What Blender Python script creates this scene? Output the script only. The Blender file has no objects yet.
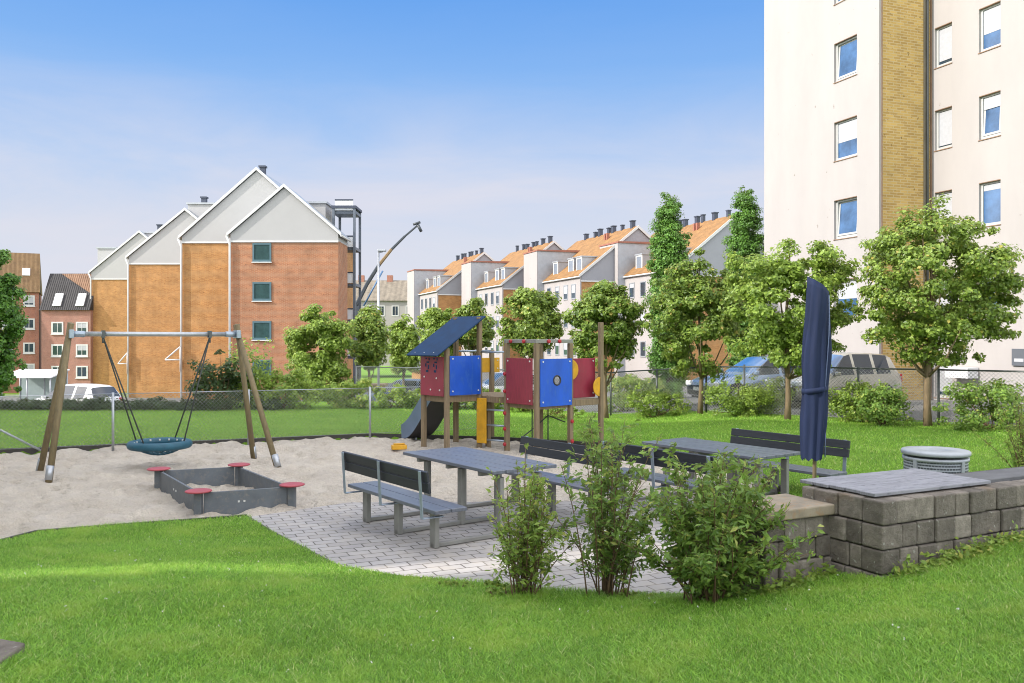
import bpy, math, random
import numpy as np
from mathutils import Vector, Matrix

random.seed(7)
rng = np.random.default_rng(11)
SC = bpy.context.scene
COL = SC.collection
PI = math.pi
F, HY, H = 860.0, 338.0, 2.35          # focal length in pixels, horizon row, eye height (m)


def G(px, py, z=0.0):
    """world point on the level z seen at a photo pixel"""
    Y = F * (H - z) / (py - HY)
    return Vector(((px - 512.0) / F * Y, Y, z))


def V(px, py, Y):
    """world point at depth Y seen at a photo pixel"""
    return Vector(((px - 512.0) / F * Y, Y, H - (py - HY) / F * Y))


# ------------------------------------------------------------------ mesh helper
class MB:
    def __init__(self):
        self.v, self.f, self.s = [], [], []

    def add(self, vs, fs, smooth=False):
        o = len(self.v)
        self.v += [tuple(p) for p in vs]
        self.f += [tuple(i + o for i in q) for q in fs]
        self.s += [smooth] * len(fs)
        return self

    def obox(self, o, ax, ay, az):
        o, ax, ay, az = Vector(o), Vector(ax), Vector(ay), Vector(az)
        if ax.cross(ay).dot(az) < 0:
            ax, ay = ay, ax
        p = [o, o + ax, o + ax + ay, o + ay]
        return self.add(p + [q + az for q in p], [(3, 2, 1, 0), (4, 5, 6, 7), (0, 1, 5, 4), (1, 2, 6, 5), (2, 3, 7, 6), (3, 0, 4, 7)])

    def box(self, c, s, rz=0.0, R=None):
        M = R if R is not None else Matrix.Rotation(rz, 3, 'Z')
        ax, ay, az = M @ Vector((s[0], 0, 0)), M @ Vector((0, s[1], 0)), M @ Vector((0, 0, s[2]))
        return self.obox(Vector(c) - (ax + ay + az) / 2, ax, ay, az)

    def lim(self, x0, x1, y0, y1, z0, z1):
        return self.obox((x0, y0, z0), (x1 - x0, 0, 0), (0, y1 - y0, 0), (0, 0, z1 - z0))

    def prism(self, poly, ext):
        poly = [Vector(p) for p in poly]
        ext = Vector(ext)
        n = len(poly)
        nrm = Vector((0, 0, 0))
        for i in range(n):
            nrm += poly[i].cross(poly[(i + 1) % n])
        if nrm.dot(ext) < 0:
            poly.reverse()
        fs = [tuple(reversed(range(n))), tuple(range(n, 2 * n))]
        fs += [(i, (i + 1) % n, n + (i + 1) % n, n + i) for i in range(n)]
        return self.add(poly + [p + ext for p in poly], fs)

    def tube(self, pts, r, n=8, cap=True, smooth=True):
        pts = [Vector(p) for p in pts]
        rs = r if isinstance(r, (list, tuple)) else [r] * len(pts)
        vs, fs = [], []
        ref = None
        for i, p in enumerate(pts):
            t = (pts[min(i + 1, len(pts) - 1)] - pts[max(i - 1, 0)])
            if t.length < 1e-9:
                t = Vector((0, 0, 1))
            t.normalize()
            if ref is None:
                ref = Vector((1, 0, 0)) if abs(t.x) < .9 else Vector((0, 1, 0))
            a = ref - t * ref.dot(t)
            a.normalize()
            ref = a
            b = t.cross(a)
            for k in range(n):
                w = 2 * PI * k / n
                vs.append(p + (a * math.cos(w) + b * math.sin(w)) * rs[i])
        for i in range(len(pts) - 1):
            for k in range(n):
                k2 = (k + 1) % n
                fs.append((i * n + k, i * n + k2, (i + 1) * n + k2, (i + 1) * n + k))
        self.add(vs, fs, smooth)
        if cap:
            o = len(self.v) - len(vs)
            self.f.append(tuple(o + k for k in reversed(range(n))))
            self.f.append(tuple(o + (len(pts) - 1) * n + k for k in range(n)))
            self.s += [False, False]
        return self

    def lathe(self, prof, c=(0, 0, 0), n=24, smooth=True, cap=True):
        c = Vector(c)
        vs, fs = [], []
        for (r, z) in prof:
            for k in range(n):
                w = 2 * PI * k / n
                vs.append(c + Vector((r * math.cos(w), r * math.sin(w), z)))
        m = len(prof)
        for i in range(m - 1):
            for k in range(n):
                k2 = (k + 1) % n
                fs.append((i * n + k, i * n + k2, (i + 1) * n + k2, (i + 1) * n + k))
        self.add(vs, fs, smooth)
        if cap:
            o = len(self.v) - len(vs)
            self.f.append(tuple(o + k for k in reversed(range(n))))
            self.f.append(tuple(o + (m - 1) * n + k for k in range(n)))
            self.s += [False, False]
        return self

    def build(self, name, mat, parent=None, bevel=0.0, seg=1):
        me = bpy.data.meshes.new(name)
        me.from_pydata(self.v, [], self.f)
        me.polygons.foreach_set('use_smooth', self.s)
        me.update()
        o = bpy.data.objects.new(name, me)
        COL.objects.link(o)
        if mat:
            me.materials.append(mat)
        if parent is not None:
            o.parent = parent
        if bevel:
            b = o.modifiers.new('bevel', 'BEVEL')
            b.width = bevel
            b.segments = seg
            b.limit_method = 'ANGLE'
            b.angle_limit = 0.6
        return o


def tag(o, label=None, cat=None, group=None, kind=None):
    if label: o['label'] = label
    if cat: o['category'] = cat
    if group: o['group'] = group
    if kind: o['kind'] = kind
    return o


def thing(name, label, cat, loc=(0, 0, 0), rz=0.0, group=None):
    o = bpy.data.objects.new(name, None)
    COL.objects.link(o)
    o.empty_display_size = .2
    o.location = loc
    o.rotation_euler = (0, 0, rz)
    return tag(o, label, cat, group)


def dup(root, loc, rz, label, group=None):
    r = root.copy()
    COL.objects.link(r)
    r.location = loc
    r.rotation_euler = (0, 0, rz)
    r['label'] = label
    if group: r['group'] = group
    for ch in list(root.children):
        c = ch.copy()
        COL.objects.link(c)
        c.parent = r
        for g in list(ch.children):
            d = g.copy()
            COL.objects.link(d)
            d.parent = c
    return r


def npmesh(name, verts, faces, mat, parent=None, smooth=False):
    """verts (N,3), faces (M,k) numpy arrays -> one mesh object"""
    me = bpy.data.meshes.new(name)
    k = faces.shape[1]
    me.vertices.add(len(verts))
    me.vertices.foreach_set('co', np.ascontiguousarray(verts, dtype=np.float32).ravel())
    me.loops.add(faces.size)
    me.loops.foreach_set('vertex_index', np.ascontiguousarray(faces, dtype=np.int32).ravel())
    me.polygons.add(len(faces))
    me.polygons.foreach_set('loop_start', np.arange(0, faces.size, k, dtype=np.int32))
    me.polygons.foreach_set('loop_total', np.full(len(faces), k, dtype=np.int32))
    me.polygons.foreach_set('use_smooth', np.full(len(faces), smooth))
    me.update(calc_edges=True)
    o = bpy.data.objects.new(name, me)
    COL.objects.link(o)
    if mat: me.materials.append(mat)
    if parent is not None: o.parent = parent
    return o


# ------------------------------------------------------------------ materials
def newmat(name):
    m = bpy.data.materials.new(name)
    m.use_nodes = True
    nt = m.node_tree
    for n in list(nt.nodes): nt.nodes.remove(n)
    out = nt.nodes.new('ShaderNodeOutputMaterial')
    p = nt.nodes.new('ShaderNodeBsdfPrincipled')
    nt.links.new(p.outputs[0], out.inputs[0])
    return m, nt, p, out


def N(nt, t, **kw):
    n = nt.nodes.new(t)
    for k, v in kw.items():
        if hasattr(n, k): setattr(n, k, v)
        else: n.inputs[k].default_value = v
    return n


def rgba(c, k=1.0):
    return (min(c[0] * k, 1), min(c[1] * k, 1), min(c[2] * k, 1), 1)


def noise(nt, co, scale, detail=4, rough=.6, dist=0.0):
    n = N(nt, 'ShaderNodeTexNoise')
    n.inputs['Scale'].default_value = scale
    n.inputs['Detail'].default_value = detail
    n.inputs['Roughness'].default_value = rough
    n.inputs['Distortion'].default_value = dist
    nt.links.new(co, n.inputs['Vector'])
    return n


def mix(nt, a, b, fac, mode='MIX'):
    n = N(nt, 'ShaderNodeMix', data_type='RGBA', blend_type=mode)
    for sock, val in ((n.inputs[0], fac), (n.inputs[6], a), (n.inputs[7], b)):
        if isinstance(val, bpy.types.NodeSocket): nt.links.new(val, sock)
        else: sock.default_value = val
    return n.outputs[2]


def ramp(nt, fac, stops):
    r = N(nt, 'ShaderNodeValToRGB')
    while len(r.color_ramp.elements) < len(stops): r.color_ramp.elements.new(.5)
    for e, (p, c) in zip(r.color_ramp.elements, stops):
        e.position = p
        e.color = c if len(c) == 4 else (*c, 1)
    nt.links.new(fac, r.inputs[0])
    return r.outputs[0]


def bumpn(nt, h, strength, dist, p):
    b = N(nt, 'ShaderNodeBump')
    b.inputs['Strength'].default_value = strength
    b.inputs['Distance'].default_value = dist
    nt.links.new(h, b.inputs['Height'])
    nt.links.new(b.outputs[0], p.inputs['Normal'])
    return b


def pm(name, base, rough=.6, var=.2, scale=3.0, bump=0.0, bscale=60., bdist=.01, metal=0.0, spec=.5, stretch=None, grime=None, coat=0.0):
    m, nt, p, out = newmat(name)
    tc = N(nt, 'ShaderNodeTexCoord')
    co = tc.outputs['Object']
    if stretch:
        mp = N(nt, 'ShaderNodeMapping')
        mp.inputs['Scale'].default_value = stretch
        nt.links.new(co, mp.inputs[0])
        co = mp.outputs[0]
    n = noise(nt, co, scale, 5, .65)
    c = ramp(nt, n.outputs[0], [(.28, rgba(base, 1 - var)), (.72, rgba(base, 1 + var))])
    if grime:
        g = noise(nt, co, scale * 3.7, 6, .7)
        gm = ramp(nt, g.outputs[0], [(.52, (0, 0, 0)), (.7, (1, 1, 1))])
        c = mix(nt, c, rgba(grime), gm)
    nt.links.new(c, p.inputs['Base Color'])
    rr = N(nt, 'ShaderNodeMapRange')
    rr.inputs[3].default_value = max(rough - .1, .02)
    rr.inputs[4].default_value = min(rough + .1, 1)
    nt.links.new(n.outputs[0], rr.inputs[0])
    nt.links.new(rr.outputs[0], p.inputs['Roughness'])
    p.inputs['Metallic'].default_value = metal
    p.inputs['Specular IOR Level'].default_value = spec
    p.inputs['Coat Weight'].default_value = coat
    if bump:
        b = noise(nt, co, bscale, 4, .6)
        bumpn(nt, b.outputs[0], bump, bdist, p)
    return m


def wall_uv(nt):
    """object-space coordinates laid on whichever vertical face this is"""
    tc = N(nt, 'ShaderNodeTexCoord')
    so = N(nt, 'ShaderNodeSeparateXYZ'); nt.links.new(tc.outputs['Object'], so.inputs[0])
    sn = N(nt, 'ShaderNodeSeparateXYZ'); nt.links.new(tc.outputs['Normal'], sn.inputs[0])
    ax = N(nt, 'ShaderNodeMath', operation='ABSOLUTE'); nt.links.new(sn.outputs[0], ax.inputs[0])
    ay = N(nt, 'ShaderNodeMath', operation='ABSOLUTE'); nt.links.new(sn.outputs[1], ay.inputs[0])
    gt = N(nt, 'ShaderNodeMath', operation='GREATER_THAN'); nt.links.new(ax.outputs[0], gt.inputs[0]); nt.links.new(ay.outputs[0], gt.inputs[1])
    mx = N(nt, 'ShaderNodeMix', data_type='FLOAT')
    nt.links.new(gt.outputs[0], mx.inputs[0]); nt.links.new(so.outputs[0], mx.inputs[2]); nt.links.new(so.outputs[1], mx.inputs[3])
    cb = N(nt, 'ShaderNodeCombineXYZ')
    nt.links.new(mx.outputs[0], cb.inputs[0]); nt.links.new(so.outputs[2], cb.inputs[1])
    return cb.outputs[0], tc.outputs['Object']


def brickmat(name, c1, c2, mortar, bw=.24, bh=.075, ms=.011, stain=.25):
    m, nt, p, out = newmat(name)
    uv, ob = wall_uv(nt)
    b = N(nt, 'ShaderNodeTexBrick')
    nt.links.new(uv, b.inputs['Vector'])
    b.inputs['Scale'].default_value = 1
    b.inputs['Brick Width'].default_value = bw
    b.inputs['Row Height'].default_value = bh
    b.inputs['Mortar Size'].default_value = ms
    b.inputs['Color1'].default_value = rgba(c1)
    b.inputs['Color2'].default_value = rgba(c2)
    b.inputs['Mortar'].default_value = rgba(mortar)
    n = noise(nt, ob, .9, 5, .65)
    st = ramp(nt, n.outputs[0], [(.3, (1 - stain,) * 3), (.7, (1 + stain * .35,) * 3)])
    c = mix(nt, b.outputs['Color'], st, 1.0, 'MULTIPLY')
    n2 = noise(nt, uv, 7., 3, .7)
    sp = ramp(nt, n2.outputs[0], [(.62, (0, 0, 0)), (.7, (1, 1, 1))])
    c = mix(nt, c, rgba(c2, .45), sp)
    nt.links.new(c, p.inputs['Base Color'])
    p.inputs['Roughness'].default_value = .9
    bumpn(nt, b.outputs['Fac'], -.4, .01, p)
    return m


def tilemat(name, base, var=.38, sc=4.2, axis='Y', row=3.2):
    m, nt, p, out = newmat(name)
    tc = N(nt, 'ShaderNodeTexCoord')
    n = noise(nt, tc.outputs['Object'], 1.3, 6, .7)
    c = ramp(nt, n.outputs[0], [(.25, rgba(base, 1 - var)), (.75, rgba(base, 1 + var))])
    w = N(nt, 'ShaderNodeTexWave', wave_type='BANDS', bands_direction=axis)
    w.inputs['Scale'].default_value = sc * .314
    w.inputs['Distortion'].default_value = .15
    nt.links.new(tc.outputs['Object'], w.inputs['Vector'])
    w2 = N(nt, 'ShaderNodeTexWave', wave_type='BANDS', bands_direction='Z', wave_profile='SAW')
    w2.inputs['Scale'].default_value = row * .314
    nt.links.new(tc.outputs['Object'], w2.inputs['Vector'])
    ad = N(nt, 'ShaderNodeMath', operation='ADD')
    nt.links.new(w.outputs[1], ad.inputs[0]); nt.links.new(w2.outputs[1], ad.inputs[1])
    nt.links.new(c, p.inputs['Base Color'])
    p.inputs['Roughness'].default_value = .75
    bumpn(nt, ad.outputs[0], .7, .06, p)
    return m


def leafmat(name, dark, light, yellow=None, yfrac=.0, trans=.35, nscale=1.2, rough=.42, patch=None):
    m, nt, p, out = newmat(name)
    geo = N(nt, 'ShaderNodeNewGeometry')
    tc = N(nt, 'ShaderNodeTexCoord')
    c = ramp(nt, geo.outputs['Random Per Island'], [(0, rgba(dark)), (.5, rgba([(a + b) / 2 for a, b in zip(dark, light)])), (1, rgba(light))])
    n = noise(nt, tc.outputs['Object'], nscale, 3, .6)
    k = ramp(nt, n.outputs[0], [(.3, (.7, .75, .7)), (.7, (1.0, 1.0, 1.0))])
    c = mix(nt, c, k, 1.0, 'MULTIPLY')
    if patch:
        n2 = noise(nt, tc.outputs['Object'], 1.7, 5, .7)
        pk = ramp(nt, n2.outputs[0], [(.50, (0, 0, 0)), (.66, (.85, .85, .85))])
        c = mix(nt, c, rgba(patch), pk)
    if yellow:
        y = ramp(nt, geo.outputs['Random Per Island'], [(1 - yfrac - .002, (0, 0, 0)), (1 - yfrac, (1, 1, 1))])
        c = mix(nt, c, rgba(yellow), y)
    nt.links.new(c, p.inputs['Base Color'])
    p.inputs['Roughness'].default_value = rough
    p.inputs['Specular IOR Level'].default_value = .5
    if trans:
        t = N(nt, 'ShaderNodeBsdfTranslucent')
        tcx = mix(nt, c, (1.0, .95, .35, 1), .25, 'MIX')
        nt.links.new(tcx, t.inputs[0])
        ms = N(nt, 'ShaderNodeMixShader')
        ms.inputs[0].default_value = trans
        nt.links.new(p.outputs[0], ms.inputs[1]); nt.links.new(t.outputs[0], ms.inputs[2])
        nt.links.new(ms.outputs[0], out.inputs[0])
    return m


M = {}
M['plaster'] = pm('white plaster', (.385, .36, .352), .9, .06, .7, .15, 40, .01, stretch=(1, 1, .35), grime=None)
def specks(m, col, lo_, hi_, sc):
    nt = m.node_tree
    p = next(n for n in nt.nodes if n.type == 'BSDF_PRINCIPLED')
    src = p.inputs['Base Color'].links[0].from_socket
    tc = N(nt, 'ShaderNodeTexCoord')
    n = noise(nt, tc.outputs['Object'], sc, 4, .55)
    f = ramp(nt, n.outputs[0], [(lo_, (0, 0, 0)), (hi_, (.8, .8, .8))])
    nt.links.new(mix(nt, src, rgba(col), f), p.inputs['Base Color'])
specks(M['plaster'], (.20, .175, .15), .69, .75, 3.1)
M['cladding'] = pm('pale gable render', (.40, .395, .395), .8, .04, .5, .05, 30)
M['row_gable_shade'] = pm('shaded gable render', (.30, .305, .33), .8, .06, .6, .05, 30)  # pale gables facing away from the sun: their shade is put into the colour
M['white'] = pm('white paint', (.60, .60, .59), .5, .05, 2)
M['wframe'] = pm('white window frame', (.44, .44, .43), .5, .05, 2)
M['dormer_glass'] = pm('grey reflecting glass', (.20, .23, .28), .15, .15, 2, spec=.8)
M['room_shade'] = pm('room shade sheet', (.05, .05, .055), .8, .3, 2)  # dark colour painted for the unlit room behind a tilted sash
M['whitemetal'] = pm('white metal sheet', (.72, .73, .75), .4, .06, 1, spec=.5)
M['zinc_and_shade'] = pm('grey zinc and bay shade', (.38, .40, .43), .45, .1, 2, metal=.3)  # zinc parts, and the shade painted on the row-house bays
M['steel'] = pm('galvanised steel', (.45, .47, .50), .42, .15, 9, metal=.75)
M['darksteel'] = pm('dark fence steel', (.10, .11, .11), .5, .2, 9, metal=.4)
M['wire'] = pm('fence wire', (.30, .31, .30), .5, .15, 5, metal=.5)
M['chimney'] = pm('dark vent pipe', (.06, .07, .10), .5, .2, 3, metal=.3)
M['brick_orange'] = brickmat('orange brick', (.50, .245, .08), (.38, .17, .052), (.43, .27, .13), .27, .083, .012, .3)
M['brick_red'] = brickmat('red brown brick', (.44, .185, .088), (.35, .138, .068), (.40, .26, .17), .27, .083, .012, .3)
M['brick_yellow'] = brickmat('yellow brick', (.60, .40, .13), (.42, .26, .075), (.54, .43, .24), .3, .09, .013, .15)
M['brick_far'] = brickmat('far red brick', (.42, .15, .085), (.33, .11, .07), (.36, .25, .2))
M['brick_rose'] = brickmat('far rose brick', (.40, .17, .12), (.34, .14, .10), (.36, .26, .22))
M['tile_orange'] = tilemat('orange pantile', (.26, .135, .045))
M['tile_brown'] = tilemat('brown pantile', (.22, .12, .07), axis='X')
M['tile_ochre'] = tilemat('ochre pantile', (.24, .145, .07), axis='X', sc=2.2)
M['tile_black'] = tilemat('black slate', (.035, .032, .035), axis='X')
M['tile_grey'] = tilemat('grey weathered roof', (.20, .17, .13), axis='X', sc=1.2)
M['tile_redbrown'] = pm('brown red metal roof', (.30, .12, .08), .5, .1, 1)
M['glass'] = pm('window glass', (.03, .05, .07), .06, .3, 2, spec=.9)
M['glass_green'] = pm('window glass with green reflection', (.03, .07, .07), .06, .3, 2, spec=.9)  # reflected greenery is put into the base colour
M['glass_blue'] = pm('window glass with sky reflection', (.05, .115, .24), .1, .55, 1.1, spec=.9)  # blue of the reflected sky is put into the base colour
M['blind'] = pm('window blind', (.42, .43, .46), .7, .08, 8)
M['reveal'] = pm('brown window edge', (.24, .15, .10), .7, .2, 5)
M['bluegrey_frame'] = pm('teal grey window frame', (.07, .14, .17), .5, .1, 3)
M['wood_post'] = pm('weathered impregnated timber', (.22, .16, .095), .8, .3, 5, .3, 40, .004, stretch=(6, 6, .5), grime=(.20, .17, .12))
M['wood_swing'] = pm('round swing timber', (.19, .145, .075), .75, .3, 4, .2, 40, .004, stretch=(6, 6, .6), grime=(.18, .16, .10))
M['board'] = pm('glazed boards with sky sheen', (.13, .142, .172), .34, .25, 4, .15, 50, .002, stretch=(1, 8, 8), spec=.6)  # the sky's sheen on these boards is partly put into the colour
M['board_back'] = pm('charcoal backrest boards', (.026, .029, .036), .5, .3, 4, .15, 50, .002, stretch=(1, 8, 8))  # same boards coloured darker, without the painted sheen
M['frame'] = pm('weathered steel frame', (.27, .265, .245), .55, .15, 4, metal=.3)
M['galv'] = pm('blue grey galvanised bracket', (.36, .42, .50), .4, .15, 6, metal=.6)
M['p_red'] = pm('crimson panel', (.27, .022, .05), .5, .22, 3, stretch=(1, 1, .4), grime=(.25, .04, .06))
M['p_redworn'] = pm('worn crimson panel', (.27, .035, .055), .6, .25, 5, stretch=(8, 8, .8), grime=(.20, .05, .05))
M['p_blue'] = pm('blue panel', (.010, .085, .50), .4, .22, 2.5, stretch=(1, 1, .4), grime=(.03, .12, .45))
M['p_yellow'] = pm('yellow panel', (.64, .33, .015), .5, .2, 3, grime=(.5, .27, .03))
M['roofblue'] = pm('dark blue play roof', (.014, .042, .105), .75, .25, 4, spec=.25)
M['slide_in'] = pm('grey blue slide', (.13, .18, .27), .35, .15, 3, spec=.6)
M['slide_out'] = pm('dark slide side', (.045, .042, .045), .5, .2, 4)
M['bolt'] = pm('pale bolt caps', (.6, .6, .58), .4, .1, 5)
M['redcap'] = pm('red plastic caps', (.40, .02, .03), .4, .1, 5)
M['rope'] = pm('dark rope', (.05, .055, .05), .8, .3, 40)
M['basket'] = pm('teal swing ring', (.015, .085, .13), .55, .25, 9, .3, 60, .01)
M['sb_board'] = pm('slate sandbox boards', (.12, .135, .15), .6, .2, 4, grime=(.19, .18, .165))
M['sb_seat'] = pm('faded red corner seat', (.36, .06, .075), .55, .2, 5)
M['canvas'] = pm('navy parasol canvas', (.013, .022, .06), .8, .22, 3, .25, 90, .004, stretch=(3, 3, .6), spec=.3)
M['binmetal'] = pm('grey bin metal', (.38, .405, .43), .5, .12, 6, metal=.25)
M['binperf'] = None
M['stone'] = None
M['slab'] = pm('weathered concrete slab', (.27, .225, .165), .85, .3, 5, .3, 60, .006, grime=(.33, .20, .10))
M['lid'] = pm('silver grey deck boards', (.25, .25, .275), .75, .3, 3, .3, 50, .004, stretch=(1, 9, 1), grime=(.10, .10, .115))
M['bark'] = pm('tree bark', (.18, .13, .075), .9, .3, 8, .5, 30, .02, stretch=(3, 3, .7))
M['bark_d'] = pm('dark bark', (.12, .085, .055), .9, .3, 8, .4, 30, .02)
M['stem'] = pm('shrub stems', (.16, .10, .055), .8, .3, 12)
M['edge'] = pm('dark edging', (.06, .055, .05), .8, .3, 5)
M['asphalt'] = pm('asphalt', (.12, .118, .115), .9, .2, 1.5, .3, 120, .01)
M['tyre'] = pm('tyre rubber', (.02, .02, .02), .8, .1, 5)
M['rim'] = pm('alloy rim', (.5, .5, .52), .3, .1, 5, metal=.8)
M['car_blue'] = pm('silver blue car paint', (.27, .36, .52), .25, .05, 1, metal=.4, coat=.7)
M['car_silver'] = pm('silver beige car paint', (.40, .385, .34), .25, .05, 1, metal=.4, coat=.7)
M['car_white'] = pm('white car paint', (.78, .78, .78), .3, .03, 1, coat=.6)
M['car_dark'] = pm('dark blue car paint', (.05, .09, .16), .3, .05, 1, coat=.6)
M['carglass'] = pm('car glass', (.012, .022, .038), .05, .2, 1, spec=1.0)
M['tower_frame'] = pm('dark grey tower frame', (.13, .15, .18), .5, .1, 3, metal=.2)
M['windscreen'] = pm('windscreen with sky reflection', (.03, .10, .24), .05, .2, 1, spec=1.0)  # reflected sky painted in as a blue base
M['lamp'] = pm('clear lamp lens', (.75, .77, .8), .15, .05, 3, spec=.8)
M['redlamp'] = pm('red tail lamp', (.4, .01, .015), .2, .1, 3, spec=.8)
M['plastic'] = pm('black plastic trim', (.03, .03, .03), .6, .1, 3)
M['sign'] = pm('dark grey sign', (.10, .11, .13), .5, .1, 2)
M['craneblk'] = pm('dark crane steel', (.05, .06, .07), .5, .2, 2)
M['craneyel'] = pm('ochre crane section', (.22, .15, .07), .5, .15, 2)
M['craneblu'] = pm('blue crane section', (.10, .20, .36), .5, .15, 2)

M['lf_shrub'] = leafmat('shrub leaves', (.085, .18, .03), (.30, .46, .08), (.40, .43, .1), .05, .35, 2)
M['lf_shrub_l'] = leafmat('light shrub leaves', (.14, .25, .035), (.42, .56, .11), (.5, .5, .13), .08, .4, 2)
M['lf_tree'] = leafmat('street tree leaves', (.09, .165, .022), (.37, .50, .085), (.46, .40, .09), .03, .35, 1)
M['lf_tree2'] = leafmat('dense tree leaves', (.075, .15, .02), (.33, .46, .075), (.42, .35, .09), .03, .35, 1)
M['lf_yel'] = leafmat('yellow green leaves', (.11, .20, .025), (.43, .58, .10), None, 0, .4, 1)
M['lf_poplar'] = leafmat('poplar leaves', (.05, .14, .02), (.20, .42, .06), None, 0, .3, 1)
M['lf_dark'] = leafmat('dark leaves', (.02, .05, .014), (.055, .115, .025), None, 0, .25, 2)
M['grass'] = leafmat('grass blades', (.075, .25, .02), (.43, .74, .09), (.55, .62, .24), .06, .42, .8, .5, (.36, .54, .08))


def stonemat():
    m, nt, p, out = newmat('rough concrete block')
    tc = N(nt, 'ShaderNodeTexCoord')
    geo = N(nt, 'ShaderNodeNewGeometry')
    c = ramp(nt, geo.outputs['Random Per Island'], [(0, (.14, .124, .105)), (.5, (.20, .175, .15)), (1, (.28, .25, .215))])
    n = noise(nt, tc.outputs['Object'], 9, 6, .7)
    k = ramp(nt, n.outputs[0], [(.3, (.6, .58, .55)), (.7, (1.25, 1.22, 1.2))])
    c = mix(nt, c, k, 1.0, 'MULTIPLY')
    n2 = noise(nt, tc.outputs['Object'], 23, 3, .5)
    l = ramp(nt, n2.outputs[0], [(.665, (0, 0, 0)), (.72, (.8, .8, .8))])
    c = mix(nt, c, (.38, .37, .33, 1), l)
    n3 = noise(nt, tc.outputs['Object'], 3, 3, .5)
    l3 = ramp(nt, n3.outputs[0], [(.6, (0, 0, 0)), (.75, (.6, .6, .6))])
    c = mix(nt, c, (.22, .13, .06, 1), l3)
    nt.links.new(c, p.inputs['Base Color'])
    p.inputs['Roughness'].default_value = .9
    b = noise(nt, tc.outputs['Object'], 28, 6, .7)
    bumpn(nt, b.outputs[0], .9, .025, p)
    return m


def perfmat():
    m, nt, p, out = newmat('perforated grey metal')
    tc = N(nt, 'ShaderNodeTexCoord')
    s = N(nt, 'ShaderNodeSeparateXYZ'); nt.links.new(tc.outputs['Object'], s.inputs[0])
    an = N(nt, 'ShaderNodeMath', operation='ARCTAN2'); nt.links.new(s.outputs[1], an.inputs[0]); nt.links.new(s.outputs[0], an.inputs[1])
    cb = N(nt, 'ShaderNodeCombineXYZ'); nt.links.new(an.outputs[0], cb.inputs[0]); nt.links.new(s.outputs[2], cb.inputs[1])
    b = N(nt, 'ShaderNodeTexBrick')
    nt.links.new(cb.outputs[0], b.inputs['Vector'])
    b.inputs['Scale'].default_value = 1
    b.inputs['Brick Width'].default_value = .10
    b.inputs['Row Height'].default_value = .032
    b.inputs['Mortar Size'].default_value = .0085
    b.inputs['Mortar Smooth'].default_value = .2
    b.inputs['Color1'].default_value = (.045, .05, .06, 1)
    b.inputs['Color2'].default_value = (.07, .078, .09, 1)
    b.inputs['Mortar'].default_value = (.36, .39, .42, 1)
    nt.links.new(b.outputs['Color'], p.inputs['Base Color'])
    p.inputs['Roughness'].default_value = .5
    bumpn(nt, b.outputs['Fac'], .6, .006, p)
    return m


def pavemat(ang):
    m, nt, p, out = newmat('grey interlocking pavers')
    tc = N(nt, 'ShaderNodeTexCoord')
    mp = N(nt, 'ShaderNodeMapping')
    mp.inputs['Rotation'].default_value = (0, 0, -ang)
    nt.links.new(tc.outputs['Object'], mp.inputs[0])
    wn = noise(nt, tc.outputs['Object'], 6, 2)
    wob = mix(nt, mp.outputs[0], wn.outputs[1], .008, 'LINEAR_LIGHT')
    b = N(nt, 'ShaderNodeTexBrick')
    nt.links.new(wob, b.inputs['Vector'])
    b.inputs['Scale'].default_value = 1
    b.inputs['Brick Width'].default_value = .24
    b.inputs['Row Height'].default_value = .16
    b.inputs['Mortar Size'].default_value = .008
    b.inputs['Mortar Smooth'].default_value = .1
    b.inputs['Color1'].default_value = (.33, .318, .318, 1)
    b.inputs['Color2'].default_value = (.42, .405, .40, 1)
    b.inputs['Mortar'].default_value = (.09, .08, .07, 1)
    n = noise(nt, tc.outputs['Object'], 1.4, 6, .7)
    k = ramp(nt, n.outputs[0], [(.3, (.78, .77, .76)), (.7, (1.1, 1.08, 1.05))])
    c = mix(nt, b.outputs['Color'], k, 1.0, 'MULTIPLY')
    n2 = noise(nt, tc.outputs['Object'], 3.3, 5, .7)
    sd = ramp(nt, n2.outputs[0], [(.45, (0, 0, 0)), (.7, (.7, .7, .7))])
    c = mix(nt, c, (.40, .36, .31, 1), sd)
    nt.links.new(c, p.inputs['Base Color'])
    p.inputs['Roughness'].default_value = .75
    bumpn(nt, b.outputs['Fac'], -.8, .012, p)
    return m


def sandmat():
    m, nt, p, out = newmat('trampled sand')
    tc = N(nt, 'ShaderNodeTexCoord')
    n = noise(nt, tc.outputs['Object'], 1.1, 8, .7)
    c = ramp(nt, n.outputs[0], [(.3, (.56, .50, .425)), (.7, (.75, .69, .60))])
    n2 = noise(nt, tc.outputs['Object'], 40, 5, .8)
    k = ramp(nt, n2.outputs[0], [(.3, (.82, .8, .78)), (.7, (1.12, 1.1, 1.08))])
    c = mix(nt, c, k, 1.0, 'MULTIPLY')
    nt.links.new(c, p.inputs['Base Color'])
    p.inputs['Roughness'].default_value = .95
    v = N(nt, 'ShaderNodeTexVoronoi', feature='SMOOTH_F1')
    v.inputs['Scale'].default_value = 4.6
    wv = noise(nt, tc.outputs['Object'], 3, 3)
    wob = mix(nt, tc.outputs['Object'], wv.outputs[1], .12, 'LINEAR_LIGHT')
    nt.links.new(wob, v.inputs['Vector'])
    n3 = noise(nt, tc.outputs['Object'], 9, 6, .7)
    ad = N(nt, 'ShaderNodeMath', operation='ADD'); nt.links.new(v.outputs[0], ad.inputs[0]); nt.links.new(n3.outputs[0], ad.inputs[1])
    bumpn(nt, ad.outputs[0], 1.0, .14, p)
    return m


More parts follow.
